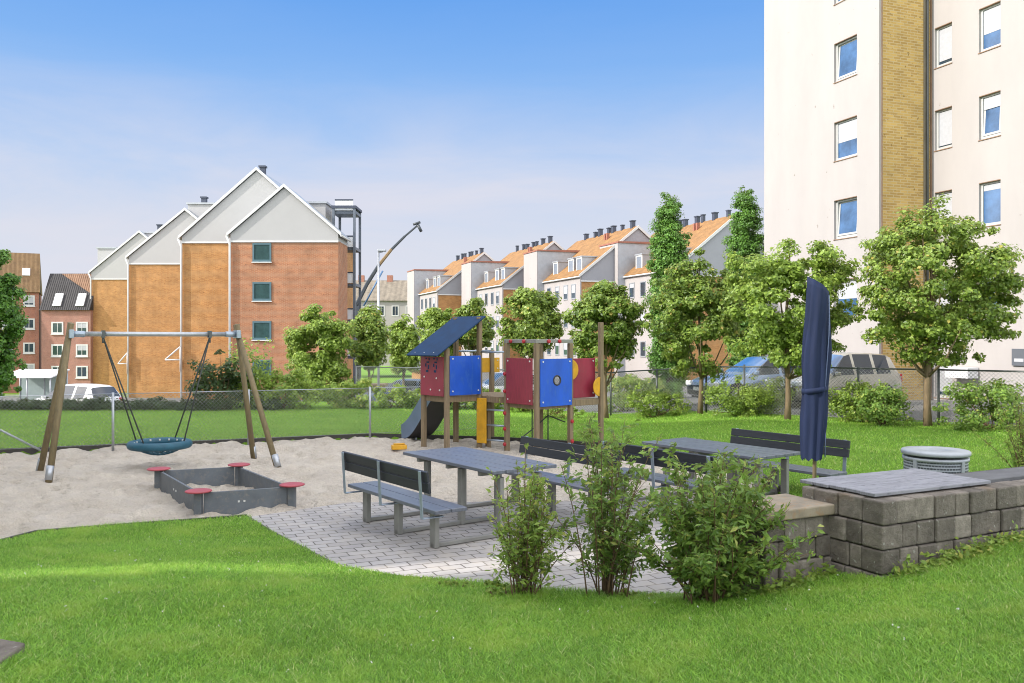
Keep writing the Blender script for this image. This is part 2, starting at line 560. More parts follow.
def lawnmat():
    m, nt, p, out = newmat('mown lawn')
    tc = N(nt, 'ShaderNodeTexCoord')
    n = noise(nt, tc.outputs['Object'], .5, 6, .7)
    c = ramp(nt, n.outputs[0], [(.3, (.13, .27, .025)), (.55, (.19, .36, .035)), (.75, (.26, .40, .06))])
    n2 = noise(nt, tc.outputs['Object'], 30, 6, .8)
    k = ramp(nt, n2.outputs[0], [(.3, (.6, .6, .6)), (.7, (1.2, 1.2, 1.15))])
    c = mix(nt, c, k, 1.0, 'MULTIPLY')
    n3 = noise(nt, tc.outputs['Object'], 2.2, 5, .7)
    dry = ramp(nt, n3.outputs[0], [(.6, (0, 0, 0)), (.74, (.5, .5, .5))])
    c = mix(nt, c, (.24, .21, .08, 1), dry)
    nt.links.new(c, p.inputs['Base Color'])
    p.inputs['Roughness'].default_value = .9
    p.inputs['Specular IOR Level'].default_value = .2
    bumpn(nt, n2.outputs[0], 1.0, .05, p)
    return m


M['binperf'] = perfmat()
M['stone'] = stonemat()
M['sand'] = sandmat()
M['lawn'] = lawnmat()

# ------------------------------------------------------------------ terrain
BORD = np.array([(-16, 9.0), (-5.8, 9.76), (-5.68, 10.27), (-5.24, 10.47), (-3.45, 11.2), (-2.85, 10.27), (-2.22, 9.38), (-1.74, 8.64), (-1.07, 8.25), (-.39, 8.08), (.43, 7.77), (1.15, 7.7), (2.3, 7.75)])
PAVE = [(-3.45, 11.2), (-2.85, 10.27), (-2.22, 9.38), (-1.74, 8.64), (-1.07, 8.25), (-.39, 8.08), (.43, 7.77), (1.15, 7.7), (2.3, 7.75), (2.6, 8.6), (3.4, 10.4), (3.2, 12.6), (1.2, 12.3), (-2.31, 12.2)]
FARE = [(4.0, 12.6), (4.1, 14.4), (3.6, 16.2), (2.4, 18.6), (-.2, 19.9), (-3.42, 20.7), (-8.6, 18.6), (-12.5, 17.0), (-16, 15.6)]
YARD = [tuple(p) for p in BORD] + [(2.6, 8.6), (3.4, 10.4)] + FARE


def ss(a, b, x):
    t = np.clip((np.asarray(x, float) - a) / (b - a), 0, 1)
    return t * t * (3 - 2 * t)


def sdist(poly, x, y):
    """signed distance to a polygon, negative inside"""
    x = np.asarray(x, float); y = np.asarray(y, float)
    d = np.full(x.shape, 1e9)
    ins = np.zeros(x.shape, bool)
    n = len(poly)
    for i in range(n):
        ax, ay = poly[i]; bx, by = poly[(i + 1) % n]
        ex, ey = bx - ax, by - ay
        t = np.clip(((x - ax) * ex + (y - ay) * ey) / (ex * ex + ey * ey + 1e-12), 0, 1)
        d = np.minimum(d, (x - ax - t * ex) ** 2 + (y - ay - t * ey) ** 2)
        c = ((ay > y) != (by > y)) & (x < (bx - ax) * (y - ay) / (by - ay + 1e-12) + ax)
        ins ^= c
    d = np.sqrt(d)
    return np.where(ins, -d, d)


def tz(x, y):
    """height of the lawn / terrain surface"""
    x = np.asarray(x, float); y = np.asarray(y, float)
    yb = np.interp(x, [-16, -9, -5, -3, -1.5, 0, 1.5, 6], [9.4, 9.5, 9.8, 9.6, 8.7, 8.1, 7.75, 7.75])
    dy = yb - y
    fg = .105 * (np.sqrt(dy * dy + .12) + dy) * .5
    up = .15 * np.clip(x - .5, 0, 4.4) * (1 - ss(6.6, 7.6, y - .5 * np.clip(x - 1.9, 0, 9)))
    back = .3 * ss(2.8, 6.5, x) * (1 - ss(26, 34, y)) * ss(7.2, 8.8, y)
    z = .035 + fg + up + back
    z = z - 1.65 * ss(32, 46, y - .2 * x) - 2.3 * ss(46, 100, y) * ss(-2, -16, x)
    und = .03 * np.sin(x * 1.1 + .6 * y) * np.sin(y * .9 - .4 * x) * ss(8, 5.5, y)
    return z + und


def tzf(x, y): return float(tz(np.array([x]), np.array([y]))[0])


def axis_steps(parts):
    out = []
    for a, b, s in parts:
        out += list(np.arange(a, b - 1e-6, s))
    return np.array(out + [parts[-1][1]])


def gridsheet(name, xs, ys, zf, mat, keep=None, kind='structure', smooth=True):
    X, Y = np.meshgrid(xs, ys)
    Z = zf(X, Y)
    nx, ny = len(xs), len(ys)
    v = np.stack([X.ravel(), Y.ravel(), Z.ravel()], 1)
    i = np.arange(nx * ny).reshape(ny, nx)
    f = np.stack([i[:-1, :-1].ravel(), i[:-1, 1:].ravel(), i[1:, 1:].ravel(), i[1:, :-1].ravel()], 1)
    if keep is not None:
        cx = v[f].mean(1)
        k = keep(cx[:, 0], cx[:, 1])
        f = f[k]
        u, inv = np.unique(f, return_inverse=True)
        v = v[u]; f = inv.reshape(f.shape)
    o = npmesh(name, v, f, mat, smooth=smooth)
    o['kind'] = kind
    return o


def ground_z(X, Y):
    sd = sdist(YARD, X, Y)
    dip = np.clip(-sd * 3.2, 0, .2)
    return tz(X, Y) - np.where(sd < 0, dip, 0)


gx = axis_steps([(-900, -200, 100), (-200, -60, 14), (-60, -18, 2), (-18, -15, .5), (-15, -9, .16), (-9, 5, .1), (5, 16, .4), (16, 60, 2), (60, 200, 14), (200, 900, 100)])
gy = axis_steps([(-60, 0, 4), (0, 4, .5), (4, 13, .1), (13, 21.6, .13), (21.6, 24, .35), (24, 60, 1.2), (60, 140, 8), (140, 1500, 90)])
gridsheet('ground', gx, gy, ground_z, M['lawn'])


def sand_z(X, Y):
    a = np.sin(X * 3.1 + 1.3 * np.sin(Y * 2.2)) * np.sin(Y * 3.7 + 1.1 * np.sin(X * 1.7))
    b = np.sin(X * 7.3 + 2 * np.sin(Y * 5.1)) * np.sin(Y * 8.2 + 1.7 * np.sin(X * 4.4))
    c = np.sin(X * 13.1 + 1.5 * np.sin(Y * 9.3)) * np.sin(Y * 14.7 + 1.2 * np.sin(X * 11.2))
    return -.045 + .022 * a + .030 * b + .016 * c


sxs, sys_ = np.arange(-16, 4.6, .05), np.arange(8.8, 21, .05)
SX, SY = np.meshgrid(sxs, sys_)
SZ = sand_z(SX, SY) * .7 - .012
rs = np.random.default_rng(5)
for _ in range(2600):                    # trodden hollows with pushed-up rims
    cx, cy = rs.uniform(-13, 4.2), rs.uniform(9.2, 20.5)
    r_, dep, an = rs.uniform(.07, .17), rs.uniform(.015, .05), rs.uniform(0, PI)
    i0, i1 = np.searchsorted(sxs, (cx - .5, cx + .5)); j0, j1 = np.searchsorted(sys_, (cy - .5, cy + .5))
    dx_, dy_ = SX[j0:j1, i0:i1] - cx, SY[j0:j1, i0:i1] - cy
    u_, v_ = (dx_ * math.cos(an) + dy_ * math.sin(an)) / (r_ * 1.5), (-dx_ * math.sin(an) + dy_ * math.cos(an)) / r_
    q_ = u_ * u_ + v_ * v_
    SZ[j0:j1, i0:i1] += -dep * np.exp(-q_) + dep * .45 * np.exp(-(np.sqrt(q_) - 1.6) ** 2 * 5)
sdp = sdist(PAVE, SX, SY)
SZ = np.where(sdp < .5, np.minimum(SZ, -.012), np.clip(SZ, -.11, .03))
gridsheet('sand', sxs, sys_, lambda X, Y: SZ, M['sand'], keep=lambda x, y: sdist(YARD, x, y) < .12)
mb = MB()
mb.prism([(x, y, -.06) for x, y in PAVE], (0, 0, .078))
pv = mb.build('pavement', pavemat(math.radians(24)))
pv['kind'] = 'structure'


def edging(pts, h=.07, w=.035):
    mb = MB()
    for (a, b) in zip(pts[:-1], pts[1:]):
        a, b = Vector((*a, 0)), Vector((*b, 0))
        d = (b - a).normalized()
        nrm = Vector((-d.y, d.x, 0)) * w
        za, zb = tzf(a.x, a.y), tzf(b.x, b.y)
        q = [a + nrm * .5, b + nrm * .5, b - nrm * .5, a - nrm * .5]
        zs = [za, zb, zb, za]
        lo = [Vector((p.x, p.y, -.09)) for p in q]
        hi = [Vector((p.x, p.y, z + h - .035)) for p, z in zip(q, zs)]
        mb.add(lo + hi, [(0, 1, 5, 4), (1, 2, 6, 5), (2, 3, 7, 6), (3, 0, 4, 7), (4, 5, 6, 7)])
    o = mb.build('kerb_edging', M['edge'])
    o['kind'] = 'structure'
    return o


edging([tuple(p) for p in BORD[:5]], .05)
edging(FARE, .06, .04)
edging([tuple(p) for p in BORD[4:]], .03, .03)

# street beyond the fences
FENCE_R = [(13.2, 17.3), (9.87, 19.9), (7.0, 22.0), (5.4, 23.9), (2.95, 25.7), (-.6, 28.2), (-5.6, 31.0)]


def fence_y(x):
    p = sorted(FENCE_R + [(-9, 31.2), (-18, 30.6), (-60, 30)])
    return np.interp(x, [a for a, b in p], [b for a, b in p])


gridsheet('street', axis_steps([(-70, -20, 2.5), (-20, 16, .6), (16, 45, 2.5)]), axis_steps([(17, 36, .4), (36, 60, 1.5), (60, 120, 6)]), lambda X, Y: tz(X, Y) + .006, M['asphalt'],
          keep=lambda x, y: (y > fence_y(x) + 1.0))

# ------------------------------------------------------------------ sky, sun, camera
SUN = Vector((-.95, -.31, 0)).normalized()
EL = math.radians(33)
sun_dir = Vector((SUN.x * math.cos(EL), SUN.y * math.cos(EL), math.sin(EL)))
W = bpy.data.worlds.new('World')
SC.world = W
W.use_nodes = True
nt = W.node_tree
bg = nt.nodes['Background']
sky = nt.nodes.new('ShaderNodeTexSky')
sky.sky_type = 'NISHITA'
sky.sun_disc = False
sky.sun_elevation = EL
sky.sun_rotation = math.atan2(SUN.x, SUN.y)
sky.altitude = 20
sky.air_density = 1.0
sky.dust_density = 1.0
sky.ozone_density = 1.6
tcw = N(nt, 'ShaderNodeTexCoord')
sx = N(nt, 'ShaderNodeSeparateXYZ'); nt.links.new(tcw.outputs['Generated'], sx.inputs[0])
mpw = N(nt, 'ShaderNodeMapping')
mpw.inputs['Scale'].default_value = (1.1, 1.1, 5.0)
nt.links.new(tcw.outputs['Generated'], mpw.inputs[0])
cn = noise(nt, mpw.outputs[0], 2.0, 7, .6, .5)
# hazy air towards the horizon ahead, thin veils of cloud in it
K = 1 / .15 / 2.55
def lin(c): return [((v / 255 + .055) / 1.055) ** 2.4 if v > 10 else v / 255 / 12.92 for v in c]
def skc(c): return tuple(x * K for x in lin(c)) + (1,)
el = ramp(nt, sx.outputs[2], [(0.0, skc((224, 227, 236))), (.11, skc((212, 220, 236))), (.19, skc((186, 208, 241))), (.28, skc((136, 184, 242))), (.40, skc((94, 158, 236)))])
cm = ramp(nt, cn.outputs[0], [(.38, (0, 0, 0)), (.68, (.85, .85, .85))])
lowm = ramp(nt, sx.outputs[2], [(.05, (1, 1, 1)), (.16, (.9, .9, .9)), (.30, (0.04, .04, .04))])
cmm = mix(nt, cm, lowm, 1.0, 'MULTIPLY')
ahead = mix(nt, el, skc((226, 224, 234)), cmm)
# overhead and behind: the clear Nishita sky plus unseen bright cloud added as fill
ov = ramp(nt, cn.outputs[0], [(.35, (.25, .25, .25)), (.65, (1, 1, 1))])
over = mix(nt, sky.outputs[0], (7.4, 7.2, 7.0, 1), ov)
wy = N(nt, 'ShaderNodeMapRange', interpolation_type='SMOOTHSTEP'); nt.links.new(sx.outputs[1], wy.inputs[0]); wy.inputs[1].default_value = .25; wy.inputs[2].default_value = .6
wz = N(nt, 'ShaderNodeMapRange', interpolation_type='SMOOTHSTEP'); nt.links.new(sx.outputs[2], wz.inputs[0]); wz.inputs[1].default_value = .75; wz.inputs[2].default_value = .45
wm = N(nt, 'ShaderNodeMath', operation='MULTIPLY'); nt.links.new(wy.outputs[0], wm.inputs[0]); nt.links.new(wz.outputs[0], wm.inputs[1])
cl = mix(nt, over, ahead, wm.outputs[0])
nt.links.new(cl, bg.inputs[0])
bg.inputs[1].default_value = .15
L = bpy.data.lights.new('sun', 'SUN')
L.energy = 2.0
L.angle = math.radians(.53)
L.color = (1, .94, .86)
lo = bpy.data.objects.new('sun', L)
COL.objects.link(lo)
lo.rotation_euler = (-sun_dir).to_track_quat('-Z', 'Y').to_euler()
lo.location = sun_dir * 60

cam = bpy.data.cameras.new('camera')
co = bpy.data.objects.new('camera', cam)
COL.objects.link(co)
co.location = (0, 0, H)
co.rotation_euler = (PI / 2, 0, 0)
cam.sensor_width = 36
cam.lens = F / 1024 * 36
cam.shift_y = -(341.5 - HY) / 1024
cam.clip_start = .05
cam.clip_end = 3000
SC.camera = co
SC.view_settings.view_transform = 'Standard'
SC.view_settings.look = 'None'
SC.view_settings.exposure = 1.38
SC.view_settings.gamma = 1
SC.view_settings.use_curve_mapping = False
SC.cycles.filter_width = 1.0
SC.cycles.max_bounces = 6
SC.cycles.diffuse_bounces = 3
SC.cycles.transparent_max_bounces = 4

# ------------------------------------------------------------------ foliage
def unit(a):
    return a / np.maximum(np.linalg.norm(a, axis=1, keepdims=True), 1e-9)


def leaves(name, P, Nn, size, mat, parent, aspect=.55, fold=.18, T=None):
    n = len(P)
    Nn = unit(Nn)
    if T is None: T = rng.normal(size=(n, 3))
    T = unit(T - Nn * (T * Nn).sum(1, keepdims=True))
    B = np.cross(Nn, T)
    s = size[:, None]
    v = np.empty((n, 4, 3))
    v[:, 0] = P - T * s * .5
    v[:, 1] = P + B * s * aspect * .5 + Nn * s * fold * .5
    v[:, 2] = P + T * s * .5
    v[:, 3] = P - B * s * aspect * .5 + Nn * s * fold * .5
    i = np.arange(n)[:, None] * 4
    f = np.concatenate([i + np.array([[0, 2, 1]]), i + np.array([[0, 3, 2]])])
    return npmesh(name, v.reshape(-1, 3), f, mat, parent)


def crown_points(blobs, nclump, rc, nleaf, core=.35, stray_f=.22):
    """clumps spread through ellipsoids, leaves through each clump"""
    vol = np.array([b[1][0] * b[1][1] * b[1][2] for b in blobs])
    vol = vol ** .6
    which = rng.choice(len(blobs), nclump, p=vol / vol.sum())
    C = np.array([b[0] for b in blobs], float)[which]
    R = np.array([b[1] for b in blobs], float)[which]
    d = unit(rng.normal(size=(nclump, 3)))
    r = (core + (1 - core) * rng.random((nclump, 1)) ** .45)
    cc = C + d * r * R
    rcl = rc * rng.uniform(.6, 1.3, nclump)
    stray = rng.random(nclump) < stray_f
    cc = np.where(stray[:, None], C + d * R * rng.uniform(1.0, 1.28, (nclump, 1)), cc)
    rcl = np.where(stray, rcl * .6, rcl)
    wk = np.where(stray, .35, 1.0); k = rng.choice(nclump, nleaf, p=wk / wk.sum())
    dl = unit(rng.normal(size=(nleaf, 3)))
    rl = rng.random((nleaf, 1)) ** .5
    P = cc[k] + dl * rl * rcl[k][:, None] * np.array([1.1, 1.1, .75])
    out = d[k] * .5 + dl * .7 + np.array([0, 0, .45]) + rng.normal(size=(nleaf, 3)) * .45
    return P, out, cc


def tree(name, label, cat, base, trunk_h, r0, blobs, nclump, rc, nleaf, ls, mat, bark, group=None, limbs=9, lean=(0, 0), core=.35, trunk_top=None, stray=.22):
    t = thing(name, label, cat, base, 0, group)
    P, out, cc = crown_points(blobs, int(nclump * 1.6), rc * .86, int(nleaf * 3.6), core, stray)
    leaves('crown', P, out, .70 * ls * rng.uniform(.55, 1.35, len(P)), mat, t, .7)
    mb = MB()
    top = trunk_top or max(b[0][2] + b[1][2] * .3 for b in blobs)
    cx = sum(b[0][0] for b in blobs) / len(blobs) * .5
    pts, rs = [], []
    for i in range(9):
        f = i / 8
        w = .03 * math.sin(f * 7 + base[0])
        pts.append((lean[0] * f + w + cx * f * f, lean[1] * f, -.05 + (top + .05) * f))
        rs.append(r0 * (1.25 if i == 0 else 1 - .75 * f))
    mb.tube(pts, rs, 9)
    idx = rng.choice(len(cc), min(limbs, len(cc)), replace=False)
    for j in idx:
        e = Vector(cc[j])
        f = min(max((e.z * .6) / top, trunk_h / top), .95)
        a = Vector(pts[int(f * 8)])
        m_ = a.lerp(e, .5) + Vector((0, 0, -.12 * (e - a).length))
        mb.tube([a, m_, a.lerp(e, .95)], [r0 * .45, r0 * .28, r0 * .1], 6)
    mb.build('trunk', bark, t)
    return t


def bush(name, label, base, rx, ry, h, nclump, nleaf, ls, mat, group=None, cat='shrub', nst=9, rc=None, core=.3):
    t = thing(name, label, cat, base, 0, group)
    blobs = [((0, 0, h * .5), (rx, ry, h * .5)), ((rx * .3, 0, h * .4), (rx * .7, ry * .7, h * .4)), ((-rx * .35, 0, h * .42), (rx * .65, ry * .7, h * .42))]
    P, out, cc = crown_points(blobs, nclump, rc or h * .2, nleaf, core)
    P[:, 2] = np.maximum(P[:, 2], .02)
    leaves('foliage', P, out, ls * rng.uniform(.6, 1.25, len(P)), mat, t, .6)
    mb = MB()
    for j in rng.choice(len(cc), min(nst, len(cc)), replace=False):
        e = Vector(cc[j])
        b = Vector((rng.normal() * rx * .15, rng.normal() * ry * .15, -.04))
        mb.tube([b, b.lerp(e, .5) + Vector((0, 0, .1 * h)), e], [.014, .01, .004], 5)
    mb.build('stem', M['stem'], t)
    return t


def stem_shrub(label, base, h, spread, nst, per, ls, mat, seed, group, dens=1.0, lo_=.22):
    r = np.random.default_rng(seed)
    t = thing('leafy_shrub', label, 'shrub', base, 0, group)
    mb = MB()
    P, O, T, S = [], [], [], []
    for i in range(nst):
        a = r.uniform(0, 2 * PI)
        rr = abs(r.normal()) * spread * .16
        b = np.array([math.cos(a) * rr, math.sin(a) * rr, -.04])
        a2 = a + r.normal() * .7
        hh = h * r.uniform(.38, 1.0)
        out = spread * r.uniform(.1, 1.15) * (1.25 - .55 * hh / h)
        e = b + np.array([math.cos(a2) * out, math.sin(a2) * out, hh])
        m_ = b + np.array([math.cos(a2) * out * .32, math.sin(a2) * out * .32, hh * .6]) + r.normal(size=3) * .03
        q = [b * (1 - s) ** 2 + 2 * m_ * s * (1 - s) + e * s * s for s in np.linspace(0, 1, 7)]
        mb.tube(q, [.008, .007, .006, .005, .004, .003, .0015], 5)
        nside = 9
        for k in range(nside):
            s = r.uniform(lo_, .97)
            p0 = b * (1 - s) ** 2 + 2 * m_ * s * (1 - s) + e * s * s
            d = unit(r.normal(size=(1, 3)))[0] * np.array([1, 1, .4]) + np.array([0, 0, .45])
            ln = r.uniform(.1, .3) * (1.15 - .6 * s) * (h / 1.4)
            p1 = p0 + d * ln
            mb.tube([p0, (p0 + p1) / 2 + np.array([0, 0, .015]), p1], [.003, .0022, .001], 3, cap=False)
            for _ in range(per):
                w = r.uniform(.15, 1.08)
                p = p0 + (p1 - p0) * w + r.normal(size=3) * .016
                tt = d + r.normal(size=3) * .8 + np.array([0, 0, -.25])
                P.append(p); T.append(tt); O.append(np.array([0, 0, .8]) + r.normal(size=3) * .6); S.append(ls * r.uniform(.5, 1.25))
        for _ in range(per * 2):
            s = r.uniform(max(lo_, .4), 1.0)
            p = b * (1 - s) ** 2 + 2 * m_ * s * (1 - s) + e * s * s + r.normal(size=3) * .012
            P.append(p); T.append(r.normal(size=3) + np.array([0, 0, .6])); O.append(np.array([0, 0, .6]) + r.normal(size=3) * .7); S.append(ls * r.uniform(.5, 1.2))
    P = np.array(P); T = np.array(T); O = np.array(O); S = np.array(S)
    leaves('foliage', P + unit(T) * S[:, None] * .4, O, S, mat, t, .42, .2, T)
    mb.build('stem', M['stem'], t)
    return t


def Xp_(px, Y): return (px - 512) / F * Y


# --- the three shrubs at the edge of the paving
g = 'leafy shrubs at the lawn edge of the paving'
p = G(524, 599, .05); stem_shrub('thin yellow-green shrub with bare lower stems, in front of the nearer picnic table', (p.x, p.y, tzf(p.x, p.y)), 1.36, .42, 28, 9, .066, M['lf_shrub_l'], 3, g, lo_=.16)
p = G(606, 599, .05); stem_shrub('tall narrow-topped leafy shrub, middle one of the three by the paving', (p.x, p.y, tzf(p.x, p.y)), 1.62, .56, 36, 10, .07, M['lf_shrub'], 5, g, lo_=.14)
p = V(713, 594, 6.75); stem_shrub('broad dense dark shrub beside the stone bench wall', (p.x, p.y, tzf(p.x, p.y)), 1.22, .66, 72, 13, .07, M['lf_shrub'], 8, g, lo_=.08)
# low weeds by the wall and under the shrubs
g = 'low weeds at the foot of the shrubs'
for (px, py, rx, h, lab) in ((500, 601, .20, .16, 'low pale weed clump left of the thin shrub'), (455, 592, .14, .09, 'tiny weed clump at the paving edge'), (640, 602, .2, .12, 'low weed clump between the middle and broad shrubs')):
    q = G(px, py, .06)
    bush('weed_clump', lab, (q.x, q.y, tzf(q.x, q.y) - .02), rx, rx * .6, h, 14, 420, .04, M['lf_shrub_l'], g, 'weed', 5)

# --- trees along the fence
g = 'young round trees along the street fence'
def tb(px, py, z):
    q = G(px, py, z)
    return (q.x, q.y, tzf(q.x, q.y))
def blobs_px(base, lst):
    """crown lobes given by where they stand around the trunk: photo position, size, depth offset"""
    out = []
    for (px, py, rxp, rzp, dy) in lst:
        Y = base[1] + dy
        c = V(px, py, Y)
        k = Y / F
        out.append(((c.x - base[0], dy, c.z - base[2]), (rxp * k, rxp * k * .9, rzp * k)))
    return out

b = tb(928, 427, .32)
tree('round_tree', 'largest round tree, rightmost along the fence, in front of the white block', 'tree', b, 1.3, .085,
     blobs_px(b, [(930, 280, 62, 62, 0), (905, 245, 38, 32, .3), (965, 262, 45, 38, -.3), (895, 310, 36, 34, -.2), (975, 315, 40, 30, .3), (935, 335, 48, 28, 0), (950, 232, 30, 26, 0), (1000, 282, 24, 24, .1)]), 120, .34, 11500, .125, M['lf_tree'], M['bark'], g, 14, core=.3)
b = tb(787, 424, .22)
tree('round_tree', 'pale round tree left of the closed parasol, third from the right end of the row... ', 'tree', b, 1.3, .075,
     blobs_px(b, [(788, 305, 52, 55, 0), (765, 275, 32, 30, .2), (820, 275, 34, 30, -.2), (760, 330, 34, 32, 0), (815, 325, 34, 32, .2), (795, 260, 28, 22, 0), (788, 350, 42, 24, 0)]), 100, .34, 9500, .13, M['lf_yel'], M['bark'], g, 12)
bpy.data.objects[-1]
b = tb(701, 418.5, .12)
tree('round_tree', 'round dense green tree in front of the left poplar, trunk by the blue car', 'tree', b, 1.3, .07,
     blobs_px(b, [(695, 315, 40, 50, 0), (680, 300, 26, 30, .2), (715, 310, 26, 36, -.2), (695, 350, 36, 26, 0), (692, 275, 22, 20, 0)]), 70, .36, 7000, .14, M['lf_tree2'], M['bark'], g, 10)
b = tb(606, 418, .04)
tree('round_tree', 'round tree directly behind the right end of the play tower', 'tree', b, 1.3, .065,
     blobs_px(b, [(604, 322, 31, 34, 0), (592, 312, 18, 24, .2), (618, 318, 19, 28, -.2), (604, 345, 27, 20, 0), (604, 300, 17, 18, 0)]), 60, .34, 6000, .15, M['lf_tree2'], M['bark'], g, 9)
for (px, py, Y, rx, rz, mat, lab, seed) in (
        (530, 320, 31.5, 32, 30, 'lf_tree', 'round tree behind the middle of the play structure', 1),
        (474, 326, 37, 18, 22, 'lf_tree', 'small round tree behind the blue play roof', 2),
        (437, 335, 37, 17, 25, 'lf_yel', 'yellow-green tree peeking out just left of the blue play roof', 3),
        (404, 345, 38, 14, 25, 'lf_yel', 'yellow-green narrow tree halfway between lamp post and play roof', 4),
        (369, 338, 35, 15, 28, 'lf_tree', 'slim-trunked round tree beside the big pale bush tree, under the crane', 5)):
    X = (px - 512) / F * Y
    b = (X, Y, tzf(X, Y))
    tree('round_tree', lab, 'tree', b, 1.2, .07, blobs_px(b, [(px, py, rx * .9, rz, 0), (px - rx * .35, py - 4, rx * .5, rz * .7, .3), (px + rx * .35, py + 3, rx * .55, rz * .7, -.3), (px, py + rz * .55, rx * .8, rz * .55, 0), (px, py - rz * .6, rx * .5, rz * .5, 0)]), 55, .42, 4200, .19, M[mat], M['bark'], g, 8)
# big pale bush-like tree
Y = 33.5
b = ((320 - 512) / F * Y, Y, tzf((320 - 512) / F * Y, Y))
tree('bushy_tree', 'bushy pale green tree with leaves down to the ground beside the red-brown brick house', 'tree', b, .5, .08,
     blobs_px(b, [(321, 348, 27, 44, 0), (307, 352, 18, 32, .3), (336, 345, 17, 36, -.2), (318, 320, 14, 20, 0), (322, 382, 28, 22, 0)]), 80, .42, 7500, .17, M['lf_yel'], M['bark'], None, 9, core=.2)
# poplars
def poplar(label, px, ytop, ybot, Y, wpx, seed):
    X = (px - 512) / F * Y
    b = (X, Y, tzf(X, Y))
    top = V(px, ytop, Y).z - b[2]
    w = wpx * Y / F
    bl = []
    for i in range(17):
        f = i / 16
        z = top * (.08 + .86 * f)
        r = w * (.9 + .2 * math.sin(PI * f)) * (1 if f < .8 else 1 - (f - .8) * 2.0)
        bl.append(((rng.normal() * .03, rng.normal() * .03, z), (r, r, top * .085)))
    tree('poplar', label, 'tree', b, 1.0, .13, bl, 420, .27, 24000, .115, M['lf_poplar'], M['bark_d'], 'columnar poplars by the row houses', 12, core=.25, trunk_top=top * .85, stray=.04)
poplar('tall columnar poplar standing clear against the row of orange roofed houses', 669, 196, 380, 33, 19, 1)
poplar('columnar poplar touching the corner of the white apartment block', 745, 188, 330, 37, 18, 2)
Y = 29
b = ((-6 - 512) / F * Y, Y, tzf((-6 - 512) / F * Y, Y))
tree('columnar_tree', 'dark columnar tree cut by the picture edge beside the far red building', 'tree', b, .6, .09,
     blobs_px(b, [(-6, 345, 25, 48, 0), (0, 300, 22, 44, 0), (-4, 275, 17, 30, 0), (-4, 372, 22, 22, 0)]), 90, .34, 8000, .15, M['lf_poplar'], M['bark_d'], None, 8, core=.2)
# shrubs along the street fence
g = 'shrubs along the street fence'
for (px, py, z, rx, h, n, mat, lab) in (
        (655, 418, .08, 1.0, .85, 4200, 'lf_yel', 'pale spreading shrub left of the round tree trunk by the car nose'),
        (738, 421, .18, .8, .95, 4000, 'lf_yel', 'bright shrub right of the trunk in front of the blue car'),
        (765, 419, .2, .7, 1.05, 4000, 'lf_yel', 'taller bright shrub in front of the blue car door'),
        (862, 424, .28, .68, 1.08, 4400, 'lf_yel', 'bright shrub directly right of the closed parasol'),
        (884, 427, .3, .55, .98, 4000, 'lf_shrub', 'dark green shrub left of the largest tree trunk'),
        (985, 431, .32, .95, 1.15, 6000, 'lf_shrub', 'wide dark shrub at the wire fence right of the largest tree'),
        (620, 412, .04, .5, .55, 1400, 'lf_shrub_l', 'low shrub behind the right play post'),
        (560, 418, .03, .7, .4, 1500, 'lf_shrub_l', 'low shrub seen under the play tower with the blue hole panel'),
        (525, 412, .03, .6, .5, 1500, 'lf_yel', 'low pale shrub seen under the crimson worn panel')):
    q = G(px, py, z)
    bush('fence_shrub', lab, (q.x, q.y, tzf(q.x, q.y)), rx, rx * .7, h, 52, n, .075, M[mat], g)
q = G(1016, 474, .35)
stem_shrub('airy yellow-green shrub beside the grey litter bin at the picture edge', (q.x + .1, q.y, tzf(q.x, q.y)), 1.25, .55, 26, 9, .055, M['lf_shrub_l'], 21, 'leafy shrubs at the right lawn', lo_=.1)
bush('garden_shrub', 'rounded green bush beyond the street fence, below the round tree behind the play tower', (Xp_(632, 29), 29, tzf(Xp_(632, 29), 29)), 1.0, .8, 1.15, 50, 3600, .10, M['lf_shrub_l'], 'shrubs before the brick houses')
g = 'shrubs before the brick houses'
for (px, py, rx, h, n, mat, lab) in (
        (222, 410, .95, 1.7, 3200, 'lf_dark', 'dark rounded shrub below the orange brick corner pipe'),
        (250, 408, .85, 2.2, 2600, 'lf_yel', 'tall yellow-green shrub rising before the red-brown brick wall'),
        (288, 409, 1.05, 1.35, 3000, 'lf_yel', 'rounded yellow-green shrub left of the bushy pale tree'),
        (352, 408, .9, 1.0, 2400, 'lf_shrub_l', 'low green shrub right of the bushy pale tree'),
        (395, 408, 1.3, .75, 3000, 'lf_yel', 'low bright shrub left of the slide foot'),
        (440, 409, 1.1, .7, 2600, 'lf_yel', 'low bright shrub seen behind the slide'),
        (480, 409, .9, .8, 2200, 'lf_shrub_l', 'low green shrub behind the yellow ladder panel')):
    q = G(px, py, .03)
    bush('garden_shrub', lab, (q.x, q.y, tzf(q.x, q.y)), rx, rx * .7, h, 48, n, .13, M[mat], g)
g = 'low clipped dark shrubs along the lawn'
for (px, rx, h) in ((8, .55, .5), (29, .5, .55), (50, .35, .6), (67, .3, .55), (82, .42, .55), (99, .34, .6), (125, .5, .5), (140, .5, .52), (155, .32, .62), (178, .6, .5), (195, .5, .52), (268, .5, .6)):
    q = G(px, 410, .03)
    bush('clipped_shrub', 'low dark clipped shrub in the row along the far lawn edge', (q.x, q.y, tzf(q.x, q.y)), rx, .45, h * .6, 26, 1300, .10, M['lf_dark'], g, rc=.16, core=.2)

